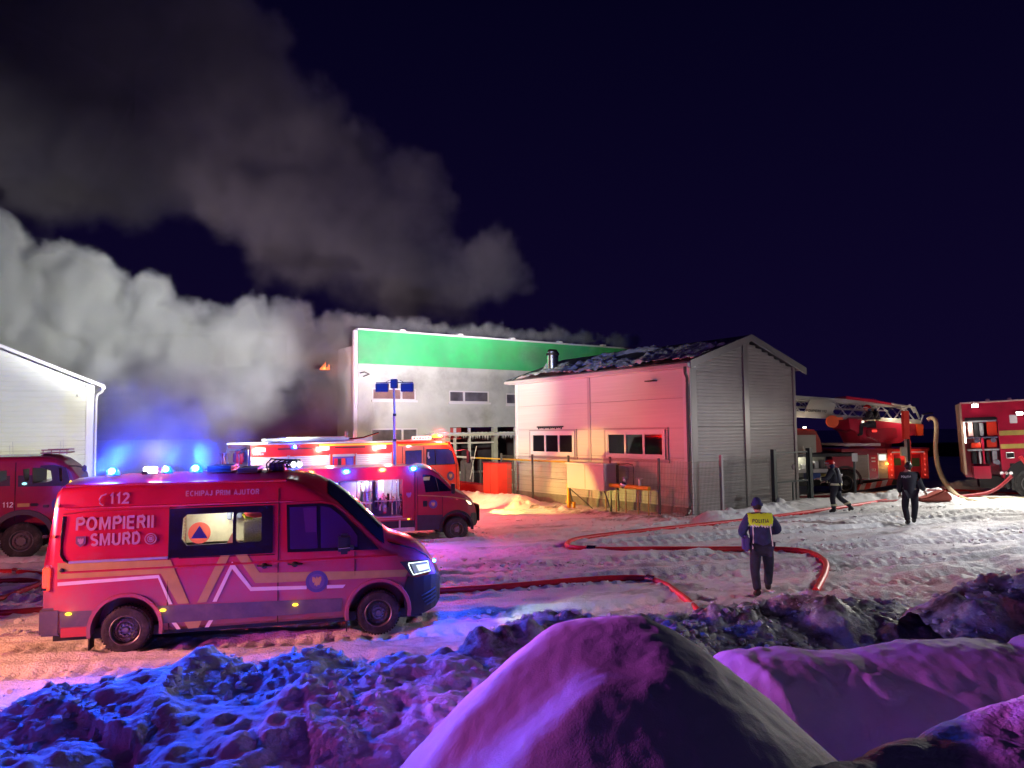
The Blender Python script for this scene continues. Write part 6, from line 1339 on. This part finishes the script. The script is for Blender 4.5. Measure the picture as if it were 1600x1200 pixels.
# firefighter walking left
p = on(1307, 800, .32)
J = dict(pel=(0, 0, .93), wai=(0, .04, 1.08), che=(0, .08, 1.30), nec=(0, .12, 1.48), hed=(0, .15, 1.57), top=(0, .17, 1.70),
         shl=(-.2, .1, 1.40), ell=(-.28, .22, 1.14), wrl=(-.22, .48, 1.14), shr=(.2, .08, 1.40), elr=(.27, .12, 1.12), wrr=(.20, .36, 1.02),
         hipl=(-.1, 0, .89), knl=(-.1, .10, .50), anl=(-.1, .06, .10), toel=(-.1, .22, .05), hipr=(.1, 0, .89), knr=(.1, -.10, .50), anr=(.1, -.46, .22), toer=(.1, -.36, .08))
m_ff = mat('firefighter_cloth', (.022, .024, .035), .85, var=.3, vscale=10, bump=.3, bscale=30)
ff, jk3 = person('firefighter in a red helmet with an air tank, striding left past the gate', (p.x, p.y, gzf(p.x)), R(62), J, dict(jacket=m_ff, trousers=m_ff, hat=('helmet', mat('red_helmet', (.6, .02, .02), .25, coat=.5)), hem=.12, girth=1.06))
m_tape = mat('yellowish_tape', (.62, .60, .35), .4)
band(jk3, m_tape, (0, .0, .96), (0, 0, 1), .235, .20, .035); band(ff, m_tape, (-.1, .065, .28), (0, .1, 1), .098, .10, .03); band(ff, m_tape, (.1, -.33, .33), (0, .5, 1), .095, .10, .03)
band(jk3, m_tape, lerp(J['ell'], J['wrl'], .7), Vector(J['wrl'])-Vector(J['ell']), .085, .085, .02); band(jk3, m_tape, lerp(J['elr'], J['wrr'], .7), Vector(J['wrr'])-Vector(J['elr']), .085, .085, .02)
tk = M().cyl((0, -.14, 1.02), (0, -.06, 1.40), .085, n=16); tk.sph((0, -.055, 1.42), .083, 12, 8); tk.sph((0, -.145, 1.0), .083, 12, 8); tk.build('air_tank', mat('tank_grey', (.10, .11, .13), .3), jk3, smooth=True)
M().box(-.14, .14, -.10, -.03, 1.05, 1.42).build('tank_harness', black, jk3, bev=.03); M().sph((.05, -.19, 1.25), (.045, .03, .05), 10, 6).build('pressure_gauge', alu, jk3, smooth=True)
# two operators at the turntable
for k, (xx, hm, lab) in enumerate(((1.25, mat('red_helmet', (0, 0, 0)), 'firefighter in a red helmet seated at the ladder control console'), (1.72, mat('pale_helmet', (.6, .62, .5), .3), 'firefighter in a pale helmet behind the ladder control console'))):
    J = dict(pel=(0, 0, .55), wai=(0, .02, .68), che=(0, .06, .88), nec=(0, .10, 1.06), hed=(0, .14, 1.14), top=(0, .17, 1.27), shl=(-.2, .08, .98), ell=(-.26, .18, .76), wrl=(-.18, .42, .74), shr=(.2, .08, .98), elr=(.26, .2, .74), wrr=(.16, .42, .72),
             hipl=(-.1, .02, .50), knl=(-.12, .42, .50), anl=(-.12, .44, .10), toel=(-.12, .60, .05), hipr=(.1, .02, .50), knr=(.12, .42, .50), anr=(.12, .44, .10), toer=(.12, .60, .05))
    lw = ld.matrix_basis @ Vector((xx, .25+.35*k, 2.42))
    f_, j_ = person(lab, tuple(lw), R(75), J, dict(jacket=m_ff, trousers=m_ff, hat=('helmet', hm), hem=.05))
    band(j_, m_tape, (0, .03, .68), (0, 0, 1), .22, .185, .025)
    band(j_, m_tape, lerp(J['elr'], J['wrr'], .6), Vector(J['wrr'])-Vector(J['elr']), .085, .085, .02)

# red bag on the snow, striped barrier, marker post
bg_ = prop(M().prism([(-.55, 0), (.55, 0), (.6, .12), (.35, .42), (.05, .30), (-.3, .16), (-.55, .12)], -.25, .25).build('canvas_bag', mat('brown_red_bag', (.30, .05, .035), .6), None, bev=.05), 'slumped dark red canvas bag on the snow at the policeman\'s feet', 'bag')
bg_.location = on(1458, 783, .42)
br = thing('striped_board', 'red and white striped board leaning low in front of the ladder truck wheel', 'barrier', tuple(on(1358, 770, .35)), R(6))
for k in range(8):
    x = -.95+.24*k; M().prism([(x, .05+.03*k), (x+.24, .08+.03*k), (x+.36, .34+.03*k), (x+.12, .31+.03*k)], -.02, .02).build('stripe', [mat('board_white', (.65, .6, .58), .5), mat('board_red', (.6, .06, .05), .5)][k % 2], br)
mp_ = thing('marker_post', 'thin grey post with a small white plate in front of the ladder truck', 'post', tuple(on(1337, 778, .34)))
M().cyl((0, 0, -.2), (0, 0, 1.5), .045, n=8).build('pole', m_post, mp_); M().box(-.11, .11, -.07, -.05, 1.42, 1.74).build('plate', m_wtrim, mp_)

# ================================================================== smoke
S1 = puffs([(-140, 420, 120, 37), (-30, 470, 110, 37), (60, 470, 75, 37.5), (105, 425, 55, 38), (140, 470, 70, 37.5), (190, 520, 75, 38), (250, 530, 68, 38), (310, 550, 68, 38), (370, 545, 70, 38), (385, 500, 34, 38), (440, 540, 68, 38), (455, 500, 34, 38.5), (500, 560, 62, 38.2), (535, 530, 46, 38.5), (530, 610, 50, 38.3), (560, 560, 36, 39), (0, 540, 80, 37), (100, 560, 75, 37.5)], 3, n=8)
rg = random.Random(77)
rim = []
for k in range(34):
    u = 548+13.4*k; kk = (u-800)/1160; s_ = (7.48+36*kk)/(.817-.576*kk); yf = 36+.576*s_+.55
    v = 512+(u-560)*.058; rim.append((u, v-rg.uniform(0, 9)+ (k/34)*3, rg.uniform(11, 21)*(1-.35*k/34), yf))
S1b = puffs(rim, 5, n=5)
smoke('smoke_wisps', 'thin curls of pale smoke rising along the roof edge of the hall', quant(S1b, (.15, .25, .4, .55, .75)), 1.6, .11, 1.3, .9, .8, (.86, .86, .84), 6)
smoke('smoke_plume', 'dense pale smoke billowing left from the green-banded hall', quant(S1, (.3, .55, .9, 1.3, 1.8, 2.4, 3.2, 3.8)), 1.9, .13, 2.9, .50, .75, (.86, .86, .84), 1)
S2 = puffs([(210, 640, 60, 36), (270, 610, 60, 36.5), (330, 640, 62, 36), (400, 620, 60, 36.5), (430, 660, 60, 36), (490, 650, 60, 36.5), (530, 660, 46, 36.5), (250, 700, 70, 34), (360, 700, 70, 34), (470, 700, 60, 34), (180, 620, 45, 36), (150, 700, 50, 35), (200, 730, 50, 35), (300, 735, 50, 35), (400, 735, 50, 35), (250, 690, 50, 35)], 8, n=4)
smoke('smoke_haze', 'thin bluish smoke drifting low behind the nearest van', quant(S2, (.8, 1.2, 1.8, 2.3)), 1.0, .2, 3.4, .35, 1.1, (.82, .82, .86), 2, carve=.9)
S3 = puffs([(800, 440, 22, 60), (760, 415, 55, 60), (700, 440, 60, 60), (640, 440, 70, 61), (650, 290, 55, 62), (640, 370, 85, 62), (560, 400, 90, 62), (560, 310, 90, 63), (480, 360, 95, 63), (480, 240, 110, 64), (390, 170, 110, 64), (380, 300, 90, 64), (300, 230, 130, 64), (330, 90, 120, 65), (200, 230, 120, 65), (200, 110, 150, 65), (80, 220, 150, 65), (60, 90, 150, 65), (-60, 160, 160, 65), (-60, 20, 150, 65), (150, 0, 130, 65)], 11, n=6)
smoke('smoke_cloud', 'dark brownish smoke cloud towering over the hall into the night sky', quant(S3, (1., 2., 3.2, 4.4, 5.6, 7, 8.4)), .27, .36, 8., .17, .38, (.66, .58, .66), 3, carve=.85)

S4 = puffs([(150, 712, 62, 12.6), (215, 700, 70, 12.6), (285, 700, 70, 12.8), (340, 716, 50, 13.0), (240, 640, 50, 13.6), (180, 650, 50, 13.4), (300, 655, 44, 13.8)], 12, n=4)
S4 += puffs([(200, 660, 70, 19), (290, 650, 80, 20), (360, 670, 60, 21), (230, 600, 70, 21), (320, 600, 60, 22)], 13, n=4)
smoke('smoke_haze', 'thin mist added above the nearest van roof to carry the blue beacon glare', quant(S4, (.3, .5, .7, 1.0, 1.4)), .16, .12, 1.0, .6, .9, (.8, .8, .85), 5, carve=.5, aniso=.3)  # mist volume added so the roof beacons get blue halos
fl = thing('flame', 'tiny orange flame glimpsed through the smoke left of the hall', 'fire', tuple(at(508, 576, 35.2)))
q = M()
for k in range(5): q.cyl((.09*k-.2, 0, -.05), (.09*k-.17, .02, .10+.12*((k*7) % 3)), .07, .005, 7)
q.build('tongues', emis('flame_glow', (1., .12, .02), .7), fl, smooth=True); lamp('flame_light', (0, -.4, .1), (1., .25, .06), 45, fl, .15)
S6 = puffs([(560, 560, 45, 34.6), (600, 540, 36, 34.8), (580, 620, 40, 34.4), (640, 600, 30, 35)], 21, n=4)+puffs([(830, 555, 26, 40), (880, 560, 24, 41), (930, 560, 22, 42.5), (975, 560, 20, 44)], 22, n=4)
smoke('smoke_haze', 'thin smoke drifting across the front of the green-banded hall', quant(S6, (.4, .7, 1., 1.4)), .22, .15, 2.0, .7, 1., (.85, .86, .82), 9, carve=.8)
bpy.context.view_layer.update()
S5 = []
for par, pts, r in ((vb, ((-.32, .55, 2.66), (.15, .6, 2.70), (.44, .5, 2.68), (.86, .5, 2.66)), .55), (v2, ((-3., -.12, 2.09), (-2.05, -.12, 2.1), (-1.05, -.12, 2.12), (-.16, -.12, 2.13)), .55), (fe, ((1.36, -.1, 2.75), (6.95, .3, 3.08)), .4)):
    for p_ in pts: w_ = par.matrix_world @ Vector(p_); S5.append((w_.x, w_.y, w_.z, r))
smoke('smoke_haze', 'small mist puffs added round the flashing beacons to imitate their glare', S5, .17, .07, .25, 1.2, 1., (.9, .9, .9), 7, carve=.25, aniso=.2)  # mist puffs added at the beacons in place of lens glare

# ------------------------------------------------------------------ mast floods and unseen lamps outside the frame
mp = Vector((-3.6, 22.6, 4.6)); WP = (.97, .99, .98)
for dx, to, pw, an, cc in ((-.38, (-18, 38, 8.5), 13000, 40, WP), (-.38, (-25, 38, 12), 15500, 34, WP), (-.38, (-13.5, 37, 6.5), 8000, 24, WP), (-.38, (-20, 31, 4.5), 3700, 60, WH), (.38, (-2, 39, 5), 3000, 60, WH), (.38, (3, 31, 5.6), 200, 64, WH), (.38, (-.5, 42, 10.6), 4200, 27, WP), (.38, (-14, 60, 24), 6500, 70, (1., .88, 1.))):
    lamp('mast_flood', mp+Vector((dx, .25, 0)), cc, pw, None, .12, 'SPOT', to, an, .9)  # the spot tilted at the high smoke cloud is added to brighten it
# unseen lamps: some inferred from coloured light, others added to brighten single parts
lamp('unseen_colour_lamp', (-12.0, 7.6, 2.4), (1., .36, .16), 1500, None, .15, 'SPOT', (-6.5, 11.0, .2), 62, .9)  # unseen engine beacon inferred from the orange light beside the van
lamp('unseen_colour_lamp', (-12.5, 5.2, 2.8), (1., .09, .46), 1100, None, .15, 'SPOT', (-3.2, 11.5, 1.7), 38, .8)  # unseen spot added to redden the near side of the van
lamp('unseen_white_lamp', (-38, 50, 6), (1., .85, .9), 5200, None, .3, 'SPOT', (-14, 62, 21), 72, .9)  # unseen lamp added to lighten the underside of the smoke cloud
lamp('unseen_colour_lamp', (-13.0, 9.6, 5.2), (.80, .12, .9), 3200, None, .15, 'SPOT', (4.2, 6.0, 1.0), 15, .8)  # unseen narrow spot added to turn the right foreground snow magenta
lamp('unseen_colour_lamp', (14, 4.5, 3.2), (1., .10, .13), 320, None, .15, 'SPOT', (8.8, 9.8, .9), 30, .8)  # unseen red spot added to redden the heap at the right edge
lamp('unseen_colour_lamp', (-12.5, 6.2, 4.6), (.55, .06, .85), 130, None, .15)  # unseen engine lamp inferred from the pink on the mound
lamp('unseen_colour_lamp', (-13.0, 9.6, 5.0), (.85, .12, .85), 1500, None, .15, 'SPOT', (1.6, 5.2, 1.5), 17, .8)  # unseen narrow spot added for the pink mound crest
lamp('scene_or_fill_lamp', (19, 17.5, 6.5), (.95, .95, 1.), 1300, None, .2, 'SPOT', (4, 19, 0), 80, .9)  # unseen lamp added to brighten the yard, not part of any truck
lamp('unseen_purple_fill', (6.5, -5.5, 3.2), (.30, .10, 1.), 14, None, .25)  # weak purple fill added behind the camera, standing in for unseen beacons
lamp('unseen_purple_fill', (-4, -6, 3.4), (.40, .10, .9), 16, None, .25)  # second weak purple fill added behind the camera
lamp('unseen_policeman_spot', (6.0, -4, 4.6), (.95, 1., .92), 650, None, .12, 'SPOT', (4.55, 13.8, 1.25), 8, .8)  # unseen narrow spot added to brighten the policeman's neon yoke
lamp('unseen_colour_lamp', (-15, 8, 3), (1., .3, .3), 900, None, .15, 'SPOT', (-14, 20, 1.6), 42, .8)  # unseen spot added to brighten the left truck
lamp('unseen_white_lamp', (12, -3, 6.5), (.85, 1., .9), 12, None, .2)  # weak unseen street light inferred behind the camera
